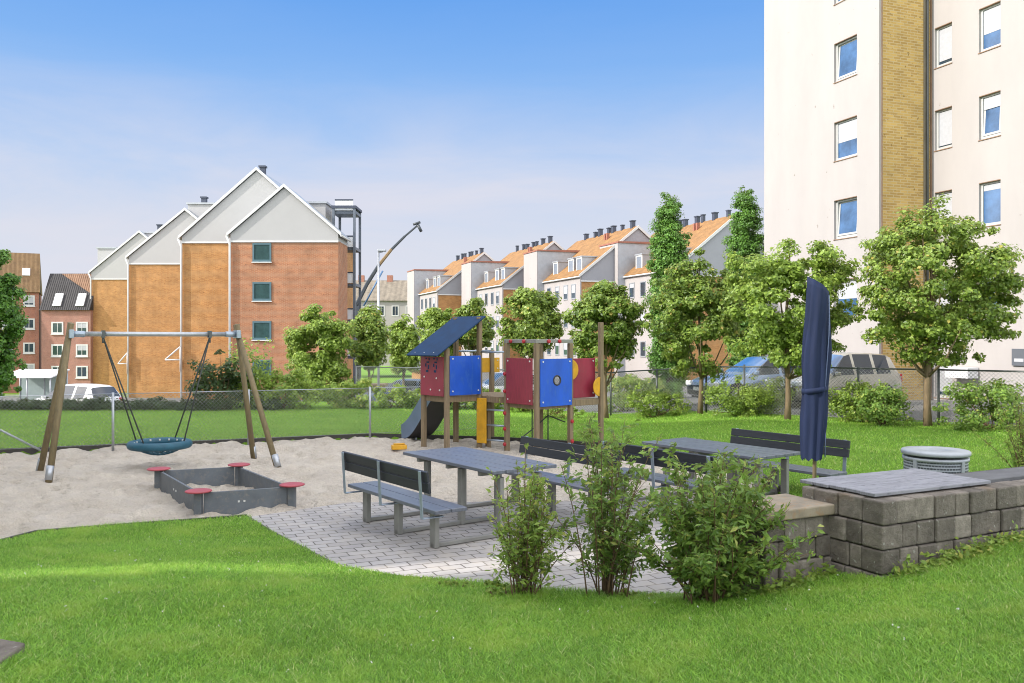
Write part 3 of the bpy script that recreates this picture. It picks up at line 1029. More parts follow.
# ------------------------------------------------------------------ grass
def blades(name, n, sampler, hgt, wid, mat, avoid):
    X, Y = sampler(n)
    k = avoid(X, Y)
    X, Y = X[k], Y[k]
    n = len(X)
    Z = tz(X, Y)
    a = rng.uniform(0, 2 * PI, n)
    patch = .6 + .75 * (np.sin(X * 2.1 + 1.3 * np.sin(Y * 1.7)) * np.sin(Y * 2.6 + np.sin(X * 1.9)) * .5 + .5)
    h = hgt * rng.uniform(.45, 1.25, n) * patch
    w = wid * rng.uniform(.7, 1.3, n)
    ln = rng.uniform(.3, 1.9, n) * h
    la = rng.uniform(0, 2 * PI, n)
    v = np.empty((n, 5, 3))
    dx, dy = np.cos(a) * w * .5, np.sin(a) * w * .5
    v[:, 0] = np.stack([X - dx, Y - dy, Z - .01], 1)
    v[:, 1] = np.stack([X + dx, Y + dy, Z - .01], 1)
    mx, my, mz = X + np.cos(la) * ln * .3, Y + np.sin(la) * ln * .3, Z + h * .62
    v[:, 2] = np.stack([mx + dx * .75, my + dy * .75, mz], 1)
    v[:, 3] = np.stack([mx - dx * .75, my - dy * .75, mz], 1)
    v[:, 4] = np.stack([X + np.cos(la) * ln, Y + np.sin(la) * ln, Z + h], 1)
    i = np.arange(n)[:, None] * 5
    f = np.concatenate([i + np.array([[0, 1, 2]]), i + np.array([[0, 2, 3]]), i + np.array([[3, 2, 4]])])
    o = npmesh(name, v.reshape(-1, 3), f, mat)
    o['kind'] = 'stuff'
    return o


C0 = Vector((2.83, 6.575, 0)); WA = Vector((.895, .446, 0)); WB = Vector((-.446, .895, 0))
WALLFOOT = [tuple((C0 + WA * a + WB * b_).xy) for a, b_ in ((-.7, .5), (0, .5), (0, 0), (3.4, 0), (3.4, .86), (0, .86), (-.7, .96))]


def avoid_near(X, Y):
    return (sdist(YARD, X, Y) > rng.uniform(-.015, .05, len(X))) & (sdist(WALLFOOT, X, Y) > .0)


def samp_near(n):
    Y = 3.1 + (rng.random(n) ** 1.2) * 8.4
    X = rng.uniform(-.66, .66, n) * Y
    return X, Y


def samp_mid(n):
    Y = 8 + rng.random(n) ** 1.1 * 23
    X = rng.uniform(-.64, .64, n) * Y
    return X, Y


def avoid_mid(X, Y):
    return avoid_near(X, Y) & (Y < fence_y(X) + .6) & ((X > 1.8) | (Y > 14))


tag(blades('grass', 680000, samp_near, .037, .0062, M['grass'], avoid_near), 'green mown grass of the sloping front lawn', 'grass', kind='stuff')
tag(blades('grass', 230000, samp_mid, .042, .013, M['grass'], avoid_mid), 'green mown grass of the lawn behind the playground', 'grass', kind='stuff')
# small leafy weeds along the foot of the stone wall
P = []
for _ in range(260):
    a = rng.uniform(-.9, 1.6)
    q = C0 + WA * a + WB * (-.06 - abs(rng.normal()) * .06 + (.5 if a < -.03 else 0))
    c = np.array([q.x, q.y, tzf(q.x, q.y)])
    m_ = rng.integers(5, 10)
    P.append(c + np.abs(rng.normal(size=(m_, 3))) * np.array([.03, .03, .05]))
P = np.concatenate(P)
o = leaves('weeds', P, np.array([0, 0, .7]) + rng.normal(size=P.shape) * .6, .05 * rng.uniform(.6, 1.3, len(P)), M['lf_shrub_l'], None, .55)
tag(o, 'broad-leaved weeds along the foot of the stone wall', 'weeds', kind='stuff')

# ------------------------------------------------------------------ stone wall box and bench wall
def block_face(mb, org, da, db, L, zt, zb, bw=.21, bh=.19, depth=.2, seed=0):
    """courses of rough blocks along da, from the top down to the ground"""
    r = random.Random(seed)
    rows = int(math.ceil((zt - zb) / bh))
    for j in range(rows):
        z1 = zt - j * bh
        off = r.uniform(-.09, 0)
        s = off
        while s < L - .02:
            w = bw * r.uniform(.82, 1.2)
            a0, a1 = max(s, 0), min(s + w, L)
            s += w
            if a1 - a0 < .05: continue
            push = r.uniform(-.014, .014)
            mb.obox(org + da * (a0 + .003) - db * push + Vector((0, 0, z1 - bh + .003)), da * (a1 - a0 - .006), db * depth, Vector((0, 0, bh - .007 - r.uniform(0, .004))))


t = thing('stone_box', 'raised box of rough grey concrete blocks at the right, three courses high', 'raised bed', (C0.x, C0.y, .4), 0)
mb = MB()
Z0 = -.4
def loc(v): return Vector((v.x - C0.x, v.y - C0.y, 0))
ZT = 1.1
block_face(mb, Vector((0, 0, Z0)), WA, WB, 3.4, ZT, .3, seed=1)
block_face(mb, Vector((0, 0, Z0)) + WB * .203, WB, WA, .62, ZT, .2, seed=2)
mb.build('block_wall', M['stone'], t, .013, 2)
mb = MB()
mb.obox(WA * .22 + WB * .22 + Vector((0, 0, Z0 + .2)), WA * 3.15, WB * .58, Vector((0, 0, ZT - .2 - .035)))
mb.build('fill', pm('dark soil fill', (.08, .075, .07), .9, .3, 6, .4, 50, .02), t)
mb = MB()
mb.obox(WA * 1.56 + WB * .24 + Vector((0, 0, Z0 + ZT - .03)), WA * 1.84, WB * .33, Vector((0, 0, .045)))
mb.build('capstone', pm('dark coping', (.12, .12, .125), .85, .25, 6, .3, 40, .01), t, .006)
t = thing('deck_lid', 'grey weathered boards lying on top of the block box', 'lid', tuple((C0 + WA * .07 + WB * .12).xy) + (ZT + .004,), math.atan2(WA.y, WA.x))
for i in range(5):
    mb = MB()
    mb.lim(.0 + random.uniform(-.02, .02), 1.42 + random.uniform(-.03, .02), .157 * i + .003,   .157 * i + .148, .002, .03)
    mb.build('board', M['lid'], t, .004)
mb = MB(); mb.lim(.1, .18, .02, .75, -.002, .002); mb.lim(1.2, 1.28, .02, .75, -.002, .002)
mb.build('batten', M['reveal'], t)

t = thing('bench_wall', 'low stone bench with a thick weathered slab against the block box', 'stone bench', (C0.x, C0.y, 0), 0)
mb = MB()
S0 = WB * .5
block_face(mb, S0 - WA * .70, WA, WB, .695, .915, .2, .2, .17, .2, seed=5)
block_face(mb, S0 - WA * .70 + WB * .203, WB, WA, .5, .915, .1, .2, .17, .2, seed=6)
mb.build('block_base', M['stone'], t, .012, 2)
mb = MB()
mb.obox(S0 - WA * .74 - WB * .05 + Vector((0, 0, .918)), WA * .732, WB * .55, Vector((0, 0, .085)))
mb.build('slab', M['slab'], t, .012, 2)

# ------------------------------------------------------------------ litter bin
q = Vector(((935.5 - 512) / F * 9.5, 9.5, .3)); q.z = tzf(q.x, q.y)
t = thing('litter_bin', 'round grey perforated metal litter bin on the lawn', 'litter bin', q, .5)
R_ = .335; hb = 1.12 - q.z
mb = MB(); mb.lathe([(R_ - .012, .06), (R_ - .012, hb - .1)], n=48, cap=False); mb.build('perforated_shell', M['binperf'], t)
mb = MB(); mb.lathe([(R_ - .02, 0), (R_, .0), (R_, .07), (R_ - .02, .07)], n=48); mb.build('base_ring', M['binmetal'], t)
mb = MB(); mb.lathe([(R_ - .02, hb - .11), (R_ + .002, hb - .11), (R_ + .002, hb - .075), (R_ - .02, hb - .075)], n=48)
for k in range(4):
    a = k * PI / 2 + .55 - 2.15
    for s in (-.035, .035):
        mb.box(((R_ - .004) * math.cos(a + s), (R_ - .004) * math.sin(a + s), hb / 2 - .02), (.016, .022, hb - .14), a + s)
mb.build('door_frame', M['binmetal'], t)
mb = MB(); mb.lathe([(R_ + .010, hb - .05), (R_ + .016, hb - .042), (R_ + .016, hb - .016), (R_ + .006, hb - .004), (.13, hb), (.115, hb - .03), (.0, hb - .04)], n=48); mb.build('lid', M['binmetal'], t)
mb = MB(); mb.lathe([(.112, hb - .028), (.0, hb - .027)], n=24); mb.build('opening', M['plastic'], t)

# ------------------------------------------------------------------ parasol
Yp = 10.3
base = V(817, 470, Yp); zb = tzf(base.x, base.y) if base.x > 3.5 else 0
t = thing('closed_parasol', 'tall closed navy blue parasol standing by the farther picnic table', 'parasol', (base.x, base.y, .02))
mb = MB()
prof = []
ztop = V(0, 277, Yp).z - .02; zlow = V(0, 459, Yp).z - .02
n = 40
vs, fs = [], []
rows = 26
for i in range(rows):
    f = i / (rows - 1)
    z = ztop + (zlow - ztop) * f
    rad = .122 + .02 * math.sin(PI * min(f * 1.15, 1)) + .006 * math.sin(f * 17)
    for k in range(n):
        a = 2 * PI * k / n
        ph = a * 8 + 1.2 * math.sin(f * 3.0) + f * 2.0
        fold = 1 + (.05 + .15 * min(f * 3, 1) * (.55 + .45 * math.sin(a * 2 + f * 4))) * math.cos(ph + .5 * math.sin(f * 9 + a)) + .09 * math.sin(a * 3 + f * 5) + .05 * math.sin(a * 2 - f * 13)
        xx, yy = rad * fold * math.cos(a), rad * .8 * fold * math.sin(a)
        slope = (.17 * (xx + rad) / (2 * rad)) * max(0, 1 - f * 4)
        vs.append((xx + .015 - .075 * f, yy, z - slope + (.02 * math.cos(ph) if i == rows - 1 else 0)))
for i in range(rows - 1):
    for k in range(n):
        k2 = (k + 1) % n
        fs.append((i * n + k, (i + 1) * n + k, (i + 1) * n + k2, i * n + k2))
fs.append(tuple(range(n)))
mb.add(vs, fs, True)
mb.build('canopy', M['canvas'], t)
mb = MB()
for k in (7,):
    a = 2 * PI * k / 8 + .1
    mb.tube([((.138 + .012 * math.sin(i)) * math.cos(a + i * .05) + .01 - .07 * i / 8, (.112 + .012 * math.sin(i)) * math.sin(a + i * .05), ztop - .22 + (zlow - ztop + .25) * i / 8) for i in range(9)], .007, 5)
mb.build('seam_piping', pm('pale seam piping', (.16, .2, .34), .7, .1, 5), t)
zs_ = ztop + (zlow - ztop) * .62
mb = MB(); mb.lathe([(.136, -.03), (.150, -.028), (.150, .028), (.136, .03)], (-.032, 0, zs_), 28)
mb.v = [(x, y * .84, z + (x + .03) * .12) for x, y, z in mb.v]
mb.build('tie_strap', M['canvas'], t)
mb = MB(); mb.tube([(-.04, 0, 0), (0, 0, ztop - .1)], .024, 10); mb.build('pole', M['wood_post'], t)
mb = MB(); mb.lathe([(.28, 0), (.28, .05), (.06, .09), (.04, .3)], n=24); mb.build('foot', M['frame'], t)

# ------------------------------------------------------------------ picnic tables
def make_picnic(label, loc, rz, group):
    t = thing('picnic_table', label, 'picnic table', loc, rz, group)
    # local x along the boards, y across; table in the middle, benches at y = +-1.14
    Lh = 1.06
    mb = MB()
    for i in range(5):
        y0 = -.475 + i * .191
        mb.lim(-Lh, Lh, y0, y0 + .182, .758, .80)
    mb.build('tabletop', M['board'], t, .006)
    mb = MB()
    for x in (-.72, .0, .72):
        mb.lim(x - .03, x + .03, -.44, .44, .70, .756)
    mb.build('table_bearer', M['frame'], t, .003)
    for x in (-.74, .09, .92):
        for y in (-.28, .28):
            mb = MB(); mb.lim(x - .05, x + .05, y - .03, y + .03, .0, .70); mb.build('leg', M['frame'], t, .006)
        mb = MB(); mb.lim(x - .03, x + .03, -1.2, 1.2, .004, .05); mb.build('runner', M['frame'], t, .005)
        for s in (-1, 1):
            mb = MB(); mb.lim(x - .06, x + .06, s * 1.17 - .03, s * 1.17 + .03, .0, .42); mb.build('bench_leg', M['frame'], t, .006)
    for s in (-1, 1):
        mb = MB()
        for k in range(2):
            y0 = s * 1.12 + (-.21 + k * .212)
            mb.lim(-.96, 1.20, y0, y0 + .2, .425, .467)
        mb.build('bench_seat', M['board'], t, .006)
        mb = MB()
        for k in range(2):
            z0 = .655 + k * .122
            R = Matrix.Rotation(s * math.radians(-9), 3, 'X')
            c = Vector((.13, s * (1.39 + k * .02), z0 + .06))
            mb.box(c, (2.1, .036, .117), R=R)
        mb.build('backrest', M['board_back'], t, .006)
        for x in (-.84, .12, 1.08):
            mb = MB()
            p0 = Vector((x, s * 1.43, .37)); p1 = Vector((x, s * 1.462, .895)) 
            w = Vector((.028, 0, 0))
            mb.obox(p0 - w, w * 2, Vector((0, s * -.012, 0)), p1 - p0)
            mb.obox(p0 - w + Vector((0, -s * .012, 0)), w * 2, Vector((0, -s * .26, .0)), Vector((0, 0, .012)))
            mb.build('backrest_bracket', M['galv'], t, .003)
    return t


ru = math.atan2(-.807, .59)
g = 'picnic tables with attached benches'
t1 = make_picnic('nearer picnic table with attached bench backs, whole left bench visible on the paving', (-.46, 11.0, .02), ru, g)
t2 = dup(t1, (2.95, 12.3, .0), ru, 'farther picnic table partly hidden behind the shrubs and the blue parasol', g)

# ------------------------------------------------------------------ basket swing
pl = V(72, 336, 14.95); pr = V(236, 334, 16.55)
zbar = 2.42
A_ = Vector((pl.x, pl.y, zbar)); B_ = Vector((pr.x, pr.y, zbar))
d = (B_ - A_).normalized(); nn = Vector((-d.y, d.x, 0))
org = Vector(((A_.x + B_.x) / 2, (A_.y + B_.y) / 2, 0))
t = thing('basket_swing', 'timber A-frame swing with a round teal basket seat on the sand', 'swing', (org.x, org.y, -.03))
o0 = Vector((org.x, org.y, -.03))
mb = MB(); mb.tube([A_ - d * .05 - o0, B_ + d * .05 - o0], .043, 14)
mb.build('crossbar', M['steel'], t)
feet = [(A_, G(39.4, 470), -d), (A_, G(48.5, 479), -d), (B_, G(254, 457), d), (B_, G(278, 466), d)]
for (top, foot, dd) in feet:
    top2 = top + (top - foot).normalized() * .20 + dd * .05
    mb = MB(); mb.tube([foot + Vector((0, 0, -.08)) - o0, top2 - o0], [.055, .049], 14)
    lg = mb.build('leg', M['wood_swing'], t)
    u_ = (top2 - foot).normalized()
    mb = MB(); mb.tube([foot - u_ * .02 - o0, foot + u_ * .22 - o0], .059, 14); mb.build('foot_shoe', M['steel'], lg)
for top, dd in ((A_, -d), (B_, d)):
    mb = MB(); mb.tube([top - dd * .02 - o0, top - dd * .2 - o0], .056, 14); mb.box(top + dd * .02 - o0, (.08, .24, .15), math.atan2(d.y, d.x)); mb.build('joint_bracket', M['galv'], t, .008)
cen = Vector((org.x, org.y, .40)) + d * .03
ring = []
R0 = .49
for k in range(49):
    a = 2 * PI * k / 48
    ring.append(cen - o0 + Vector((R0 * math.cos(a), R0 * math.sin(a), 0)))
mb = MB(); mb.tube(ring, .075, 12, cap=False); sr = mb.build('seat_ring', M['basket'], t)
mb = MB()
for i in range(-6, 7):
    s = i / 6.5 * R0
    hw = math.sqrt(max(R0 * R0 - s * s, 0))
    for ax in (0, 1):
        pts = []
        for k in range(9):
            w = -hw + 2 * hw * k / 8
            x, y = (s, w) if ax == 0 else (w, s)
            sag = -.19 * (1 - (x * x + y * y) / (R0 * R0))
            pts.append(cen - o0 + Vector((x, y, sag)))
        mb.tube(pts, .011, 5)
mb.build('seat_net', M['basket'], t)
mb = MB()
for k in range(16):
    a = 2 * PI * k / 16
    c = cen - o0 + Vector(((R0 - .065) * math.cos(a), (R0 - .065) * math.sin(a), .04))
    mb.box(c, (.02, .03, .03), a)
mb.build('net_clip', M['bolt'], sr)
for s in (-1, 1):
    top = (A_ + B_) / 2 + d * s * .92 + Vector((0, 0, -.06))
    for s2 in (-1, 1):
        e = cen + d * s * .34 + nn * s2 * .34 + Vector((0, 0, .05))
        mb = MB(); mb.tube([top - o0, e - o0], .014, 6); mb.build('rope', M['rope'], t)
    mb = MB(); mb.box(top + Vector((0, 0, .06)) - o0, (.05, .13, .13), math.atan2(d.y, d.x)); mb.tube([top + Vector((0, 0, .02)) - o0, top + Vector((0, 0, -.1)) - o0], .022, 8); mb.build('hanger', M['darksteel'], t)

# ------------------------------------------------------------------ sandbox
cs = [G(198.5, 491, .28), G(292, 484.6, .28), G(239, 464.6, .28), G(158.7, 468.8, .28)]
c0 = sum(cs, Vector()) / 4
t = thing('sandbox', 'square slate grey sandbox with four round red corner seats', 'sandbox', (c0.x, c0.y, 0))
for i in range(4):
    a, b_ = cs[i], cs[(i + 1) % 4]
    dd = (b_ - a).normalized(); nrm = Vector((-dd.y, dd.x, 0))
    if nrm.dot(c0 - a) < 0: nrm = -nrm
    a2 = Vector((a.x - c0.x, a.y - c0.y, -.08)) + dd * .07
    mb = MB(); mb.obox(a2, dd * ((b_ - a).length - .14), nrm * .035, Vector((0, 0, .33)))
    pn = mb.build('side_board', M['sb_board'], t, .004)
    mb = MB()
    for k in (.42, .48):
        c = Vector((a.x - c0.x, a.y - c0.y, .1)) + (b_ - a) * k - nrm * .004
        mb.box(c, (.025, .012, .025), math.atan2(dd.y, dd.x))
    mb.build('bolt_cap', M['bolt'], pn)
for a in cs:
    p0 = Vector((a.x - c0.x, a.y - c0.y, 0))
    mb = MB(); mb.lim(p0.x - .05, p0.x + .05, p0.y - .05, p0.y + .05, -.08, .262); mb.build('corner_post', M['sb_board'], t, .004)
    mb = MB(); mb.lathe([(.15, .264), (.175, .272), (.177, .284), (.16, .292), (.0, .295)], p0, 28); mb.build('corner_seat', M['sb_seat'], t)

# ------------------------------------------------------------------ play structure
t = thing('play_tower', 'climbing frame with slide, blue roof, and crimson, blue and yellow panels', 'play tower', (-1.38, 18.2, -.03), math.atan2(.64, .77))
FL = 1.14
S1 = .87                                # side of the roofed tower; origin at its front corner
X0, Y0, S2 = 1.064, -1.665, .95         # front corner and side of the second tower
XP = X0 + S2 + .92
BX = 1.9
def post(x, y, z1, w=.1, z0=-.15):
    mb = MB(); mb.lim(x - w / 2, x + w / 2, y - w / 2, y + w / 2, z0, z1); return mb.build('post', M['wood_post'], t, .012)
post(0, 0, 2.16); post(S1, 0, 2.84); post(0, S1, 2.16); post(S1, S1, 2.84)
post(X0, Y0, 2.27); post(X0, Y0 + S2, 2.27, .1); post(X0 + S2, Y0, 2.27); post(X0 + S2, Y0 + S2, 2.27)
post(XP, Y0, 2.72); post(XP, Y0 + S2, 1.95); post(BX, S1, 2.1); post(S1 + .17, Y0 + S2 + .62, FL)
def deck(x0, x1, y0, y1, z):
    mb = MB()
    n = max(2, int(round((y1 - y0) / .12)))
    for i in range(n):
        mb.lim(x0, x1, y0 + (y1 - y0) * i / n, y0 + (y1 - y0) * (i + 1) / n - .008, z - .03, z)
    mb.lim(x0, x1, y0 - .045, y0 - .003, z - .13, z); mb.lim(x0, x1, y1 - .005, y1 + .04, z - .13, z)
    mb.lim(x0 - .045, x0 - .003, y0, y1, z - .13, z); mb.lim(x1 + .003, x1 + .045, y0, y1, z - .13, z)
    mb.build('platform', M['wood_post'], t, .004)
deck(.05, S1 - .05, .05, S1 - .05, FL)
deck(S1 + .06, BX, Y0 + S2 + .1, S1 - .05, FL - .015)
deck(X0 + .05, X0 + S2 - .05, Y0 + .05, Y0 + S2 - .05, FL - .10)
deck(X0 + S2 + .06, XP - .03, Y0 + .05, Y0 + S2 - .05, FL - .08)
def bolts(o, pts, nrm, r=.018):
    nrm = Vector(nrm)
    for p0 in pts:
        mb = MB(); mb.tube([Vector(p0), Vector(p0) + nrm * .012], r, 10); mb.build('bolt_cap', M['bolt'], o)
def panel(p0, p1, z0, z1, mat, hole=None, th=.022, nb=True, rag=0):
    """board standing between two plan points, its outer face to the right of p0 -> p1"""
    p0, p1 = Vector((*p0, 0)), Vector((*p1, 0))
    d_ = (p1 - p0); Lp = d_.length; d_ /= Lp
    nr = Vector((d_.y, -d_.x, 0))
    up = Vector((0, 0, 1))
    def W_(x, z, o_=0.0): return p0 + d_ * x + up * z + nr * o_
    mb = MB()
    if hole:
        cx, cz, r = hole
        n = 32
        outer = []
        for k in range(n):
            a = 2 * PI * k / n
            ca, sa = math.cos(a), math.sin(a)
            s_ = min((Lp - cx) / ca if ca > 1e-6 else (-cx / ca if ca < -1e-6 else 1e9), (z1 - cz) / sa if sa > 1e-6 else ((z0 - cz) / sa if sa < -1e-6 else 1e9))
            outer.append((cx + s_ * ca, cz + s_ * sa))
        for c in [(Lp, z1), (0, z1), (0, z0), (Lp, z0)]:
            j = min(range(n), key=lambda k: (outer[k][0] - c[0]) ** 2 + (outer[k][1] - c[1]) ** 2)
            outer[j] = c
        inner = [(cx + r * math.cos(2 * PI * k / n), cz + r * math.sin(2 * PI * k / n)) for k in range(n)]
        vs = [W_(*q_, th) for q_ in outer] + [W_(*q_, th) for q_ in inner] + [W_(*q_, 0) for q_ in outer] + [W_(*q_, 0) for q_ in inner]
        fs = []
        for k in range(n):
            k2 = (k + 1) % n
            fs += [(k, k2, n + k2, n + k), (2 * n + k, 3 * n + k, 3 * n + k2, 2 * n + k2), (n + k, n + k2, 3 * n + k2, 3 * n + k), (k2, k, 2 * n + k, 2 * n + k2)]
        mb.add(vs, fs)
        o = mb.build('panel', mat, t)
        mb = MB()
        mb.tube([W_(cx, cz, th + .001) + (d_ * math.cos(a) + up * math.sin(a)) * (r + .006) for a in [2 * PI * k / 32 for k in range(33)]], .016, 8, cap=False)
        mb.build('hole_rim', M['plastic'], o)
    else:
        mb.obox(W_(0, z0), d_ * Lp, nr * th, up * (z1 - z0))
        o = mb.build('panel', mat, t, .006)
    if nb:
        bolts(o, [W_(x, z, th) for x in (.07, Lp - .07) for z in (z0 + .09, z1 - .06)], nr)
    return o, W_, nr, Lp
g_ = .054
panel((.03, -g_), (S1 - .02, -g_), FL + .02, FL + .86, M['p_blue'])
o, W_, nr, Lp = panel((-g_, S1 + .02), (-g_, .03), FL + .0, FL + .84, M['p_red'], nb=False)
o['label'] = 'crimson side panel with dark carved slots'
bolts(o, [W_(x, FL + z, .022) for x, z in ((.16, .40), (.62, .38), (.40, .13), (.74, .13))], nr, .02)
mb = MB()
for x0 in (.22, .52):
    for (dx, z, sx_, sz_) in ((0, .50, .09, .05), (.07, .57, .05, .09), (-.03, .62, .05, .07), (.02, .70, .1, .035), (.1, .76, .04, .05), (-.02, .78, .06, .03)):
        mb.obox(W_(x0 + dx, FL + z, .0215), (W_(1, 0) - W_(0, 0)) * sx_, nr * .003, (0, 0, sz_))
mb.build('carved_slots', M['roofblue'], o)
panel((X0 - g_, Y0 + S2 - .05), (X0 - g_, Y0 + .05), FL - .14, FL + .82, M['p_redworn'])
panel((X0 + .04, Y0 - g_), (X0 + S2 - .02, Y0 - g_), FL - .17, FL + .81, M['p_blue'], hole=(.46, FL + .36, .09))
panel((X0 + S2 + .05, Y0 + .16), (XP - .03, Y0 + .16), FL - .05, FL + .80, M['p_red'])
panel((1.45, S1 + .03), (2.15, S1 + .03), FL + .44, FL + .78, M['p_yellow'])
# mono-pitch roof: low edge over the crimson side, high edge over the two tall posts
mb = MB()
lo1, lo2 = Vector((-.34, -.14, 1.99)), Vector((-.34, S1 + .16, 1.99))
hi1, hi2 = Vector((S1 + .08, -.14, 2.84)), Vector((S1 + .08, S1 + .16, 2.84))
mb.prism([lo1, hi1, hi2, lo2], Vector((-.018, 0, .026)))
o = mb.build('roof', M['roofblue'], t, .01, 2)
bolts(o, [lo1.lerp(lo2, f).lerp(hi1.lerp(hi2, f), .07) + Vector((-.018, 0, .026)) for f in (.2, .5, .8)], (-.01, 0, .02), .02)
# overhead frame of the second tower with red caps
zb_ = 2.275
for (x0, x1, y0, y1) in ((X0 - .05, X0 + S2 + .05, Y0 - .045, Y0 + .045), (X0 - .05, X0 + S2 + .05, Y0 + S2 - .045, Y0 + S2 + .045), (X0 - .045, X0 + .045, Y0 + .05, Y0 + S2 - .05), (X0 + S2 - .045, X0 + S2 + .045, Y0 + .05, Y0 + S2 - .05)):
    mb = MB(); mb.lim(x0, x1, y0, y1, zb_, zb_ + .075); mb.build('top_beam', M['frame'], t, .006)
def redcap(p0, nr_):
    mb = MB(); mb.tube([Vector(p0), Vector(p0) + Vector(nr_) * .025, Vector(p0) + Vector(nr_) * .045], [.042, .042, .025], 14); mb.build('red_cap', M['redcap'], t)
for f in (.35, .8): redcap((X0 - .048, Y0 + S2 * f, zb_ + .035), (-1, 0, 0))
for f in (.30, .62): redcap((X0 + S2 * f, Y0 - .048, zb_ + .035), (0, -1, 0))
for z in (.12, .45, .78, 1.25, 1.62): redcap((X0 - .053, Y0 + S2, z), (-1, 0, 0))
for z in (.62, .2): redcap((X0 + S2, Y0 - .046, z), (0, -1, 0))
mb = MB()
mb.tube([(S1, .0, FL + .94), (X0, Y0 + S2, FL + .94)], .022, 8); mb.tube([(S1, S1, FL + .94), (BX, S1, FL + .94)], .022, 8); mb.build('handrail', M['galv'], t)
# rope net below the second tower
mb = MB()
for (a, b_) in (((1.35, -1.2, 1.0), (1.35, -1.2, .0)), ((1.8, -1.2, 1.0), (1.8, -1.2, .0)), ((1.35, -1.2, .45), (1.8, -1.2, .72)), ((1.8, -1.2, .72), (2.3, -1.2, .55)), ((1.06, -1.2, .3), (1.35, -1.2, .45))):
    mb.tube([a, b_], .014, 6)
mb.build('climbing_rope', M['rope'], t)
# ladder to the bridge: yellow side panel and rungs
pA = Vector((S1, 0, 0)); pB = Vector((X0, Y0 + S2, 0)); dl_ = (pB - pA).normalized(); nl_ = Vector((dl_.y, -dl_.x, 0))
mb = MB(); mb.obox(pA - dl_ * .02 + nl_ * .05 + Vector((0, 0, .1)), dl_ * .26, nl_ * .03, Vector((0, 0, .98))); mb.build('ladder_panel', M['p_yellow'], t, .012, 2)
for z in (.18, .50, .83):
    mb = MB(); mb.tube([pA + dl_ * .2 + nl_ * .035 + Vector((0, 0, z)), pB - dl_ * .04 + nl_ * .0 + Vector((0, 0, z))], .022, 8); mb.build('rung', M['galv'], t)
# yellow discs at the right platform: a round one behind the post, a half one at the end post
for (x, y, z, r, a0, a1) in ((X0 + S2 + .12, Y0 + .12, FL + .56, .22, 0, 2 * PI), (XP - .045, Y0 - .01, FL + .18, .21, PI / 2, 3 * PI / 2)):
    mb = MB()
    mb.prism([(x + r * math.cos(a0 + (a1 - a0) * k / 27.999), y, z + r * math.sin(a0 + (a1 - a0) * k / 27.999)) for k in range(28)], (0, -.022, 0)); mb.build('disc_panel', M['p_yellow'], t, .004)
# slide: curved chute leaving the back of the roofed tower
NS = 22
path = []
for i in range(NS + 1):
    f = i / NS
    z = FL + .02 - (FL - .08) * (.35 * f + .65 * (3 * f * f - 2 * f ** 3))
    path.append(Vector((.60 + .05 * f, S1 + .0 + 1.42 * f, max(z, .09))))
hw, hh = .27, .26
up = Vector((0, 0, 1))
cl_ = [p0 + Vector((-hw, 0, 0)) for p0 in path]; cr_ = [p0 + Vector((hw, 0, 0)) for p0 in path]
tl_ = [p0 + Vector((-hw - .03, 0, hh)) for p0 in path]; tr_ = [p0 + Vector((hw + .03, 0, hh)) for p0 in path]
ol_ = [p0 + Vector((-hw - .07, 0, hh - .01)) for p0 in path]; or_ = [p0 + Vector((hw + .07, 0, hh - .01)) for p0 in path]
bl_ = [p0 + Vector((-hw - .05, 0, -.07 - .16 * math.sin(PI * i / NS))) for i, p0 in enumerate(path)]
br_ = [p0 + Vector((hw + .05, 0, -.07 - .16 * math.sin(PI * i / NS))) for i, p0 in enumerate(path)]
def strip(mb, A1, B1):
    n = len(A1)
    mb.add(A1 + B1, [(i, i + 1, n + i + 1, n + i) for i in range(n - 1)], True)
ins, outs = MB(), MB()
for A1, B1 in ((ol_, tl_), (tl_, cl_), (cl_, cr_), (cr_, tr_), (tr_, or_), (bl_, ol_)): strip(ins, A1, B1)
strip(outs, or_, br_); strip(outs, br_, bl_)
e_ = -1
ins.add([ol_[e_], tl_[e_], cl_[e_], cr_[e_], tr_[e_], or_[e_], br_[e_], bl_[e_]], [(0, 1, 2, 7), (2, 3, 6, 7), (3, 4, 5, 6)])
ins.build('slide_chute', M['slide_in'], t)
outs.build('slide_side', M['slide_out'], t)
mb = MB(); mb.tube([path[-3] + up * -.08, Vector((path[-3].x, path[-3].y, -.1))], .03, 8); mb.build('slide_foot', M['steel'], t)
q = G(399, 449, .0)
t = thing('sand_toy', 'small yellow toy truck body lying on the sand at the slide foot', 'toy', (q.x, q.y, -.03), .3)
t['label'] = 'small yellow block lying on the sand at the foot of the slide'
mb = MB(); mb.lim(-.16, .16, -.08, .08, .02, .12); mb.build('block', M['p_yellow'], t, .02, 2)
mb = MB(); mb.lim(-.12, .12, -.06, .06, .123, .15); mb.build('top_rim', M['p_yellow'], t, .01)

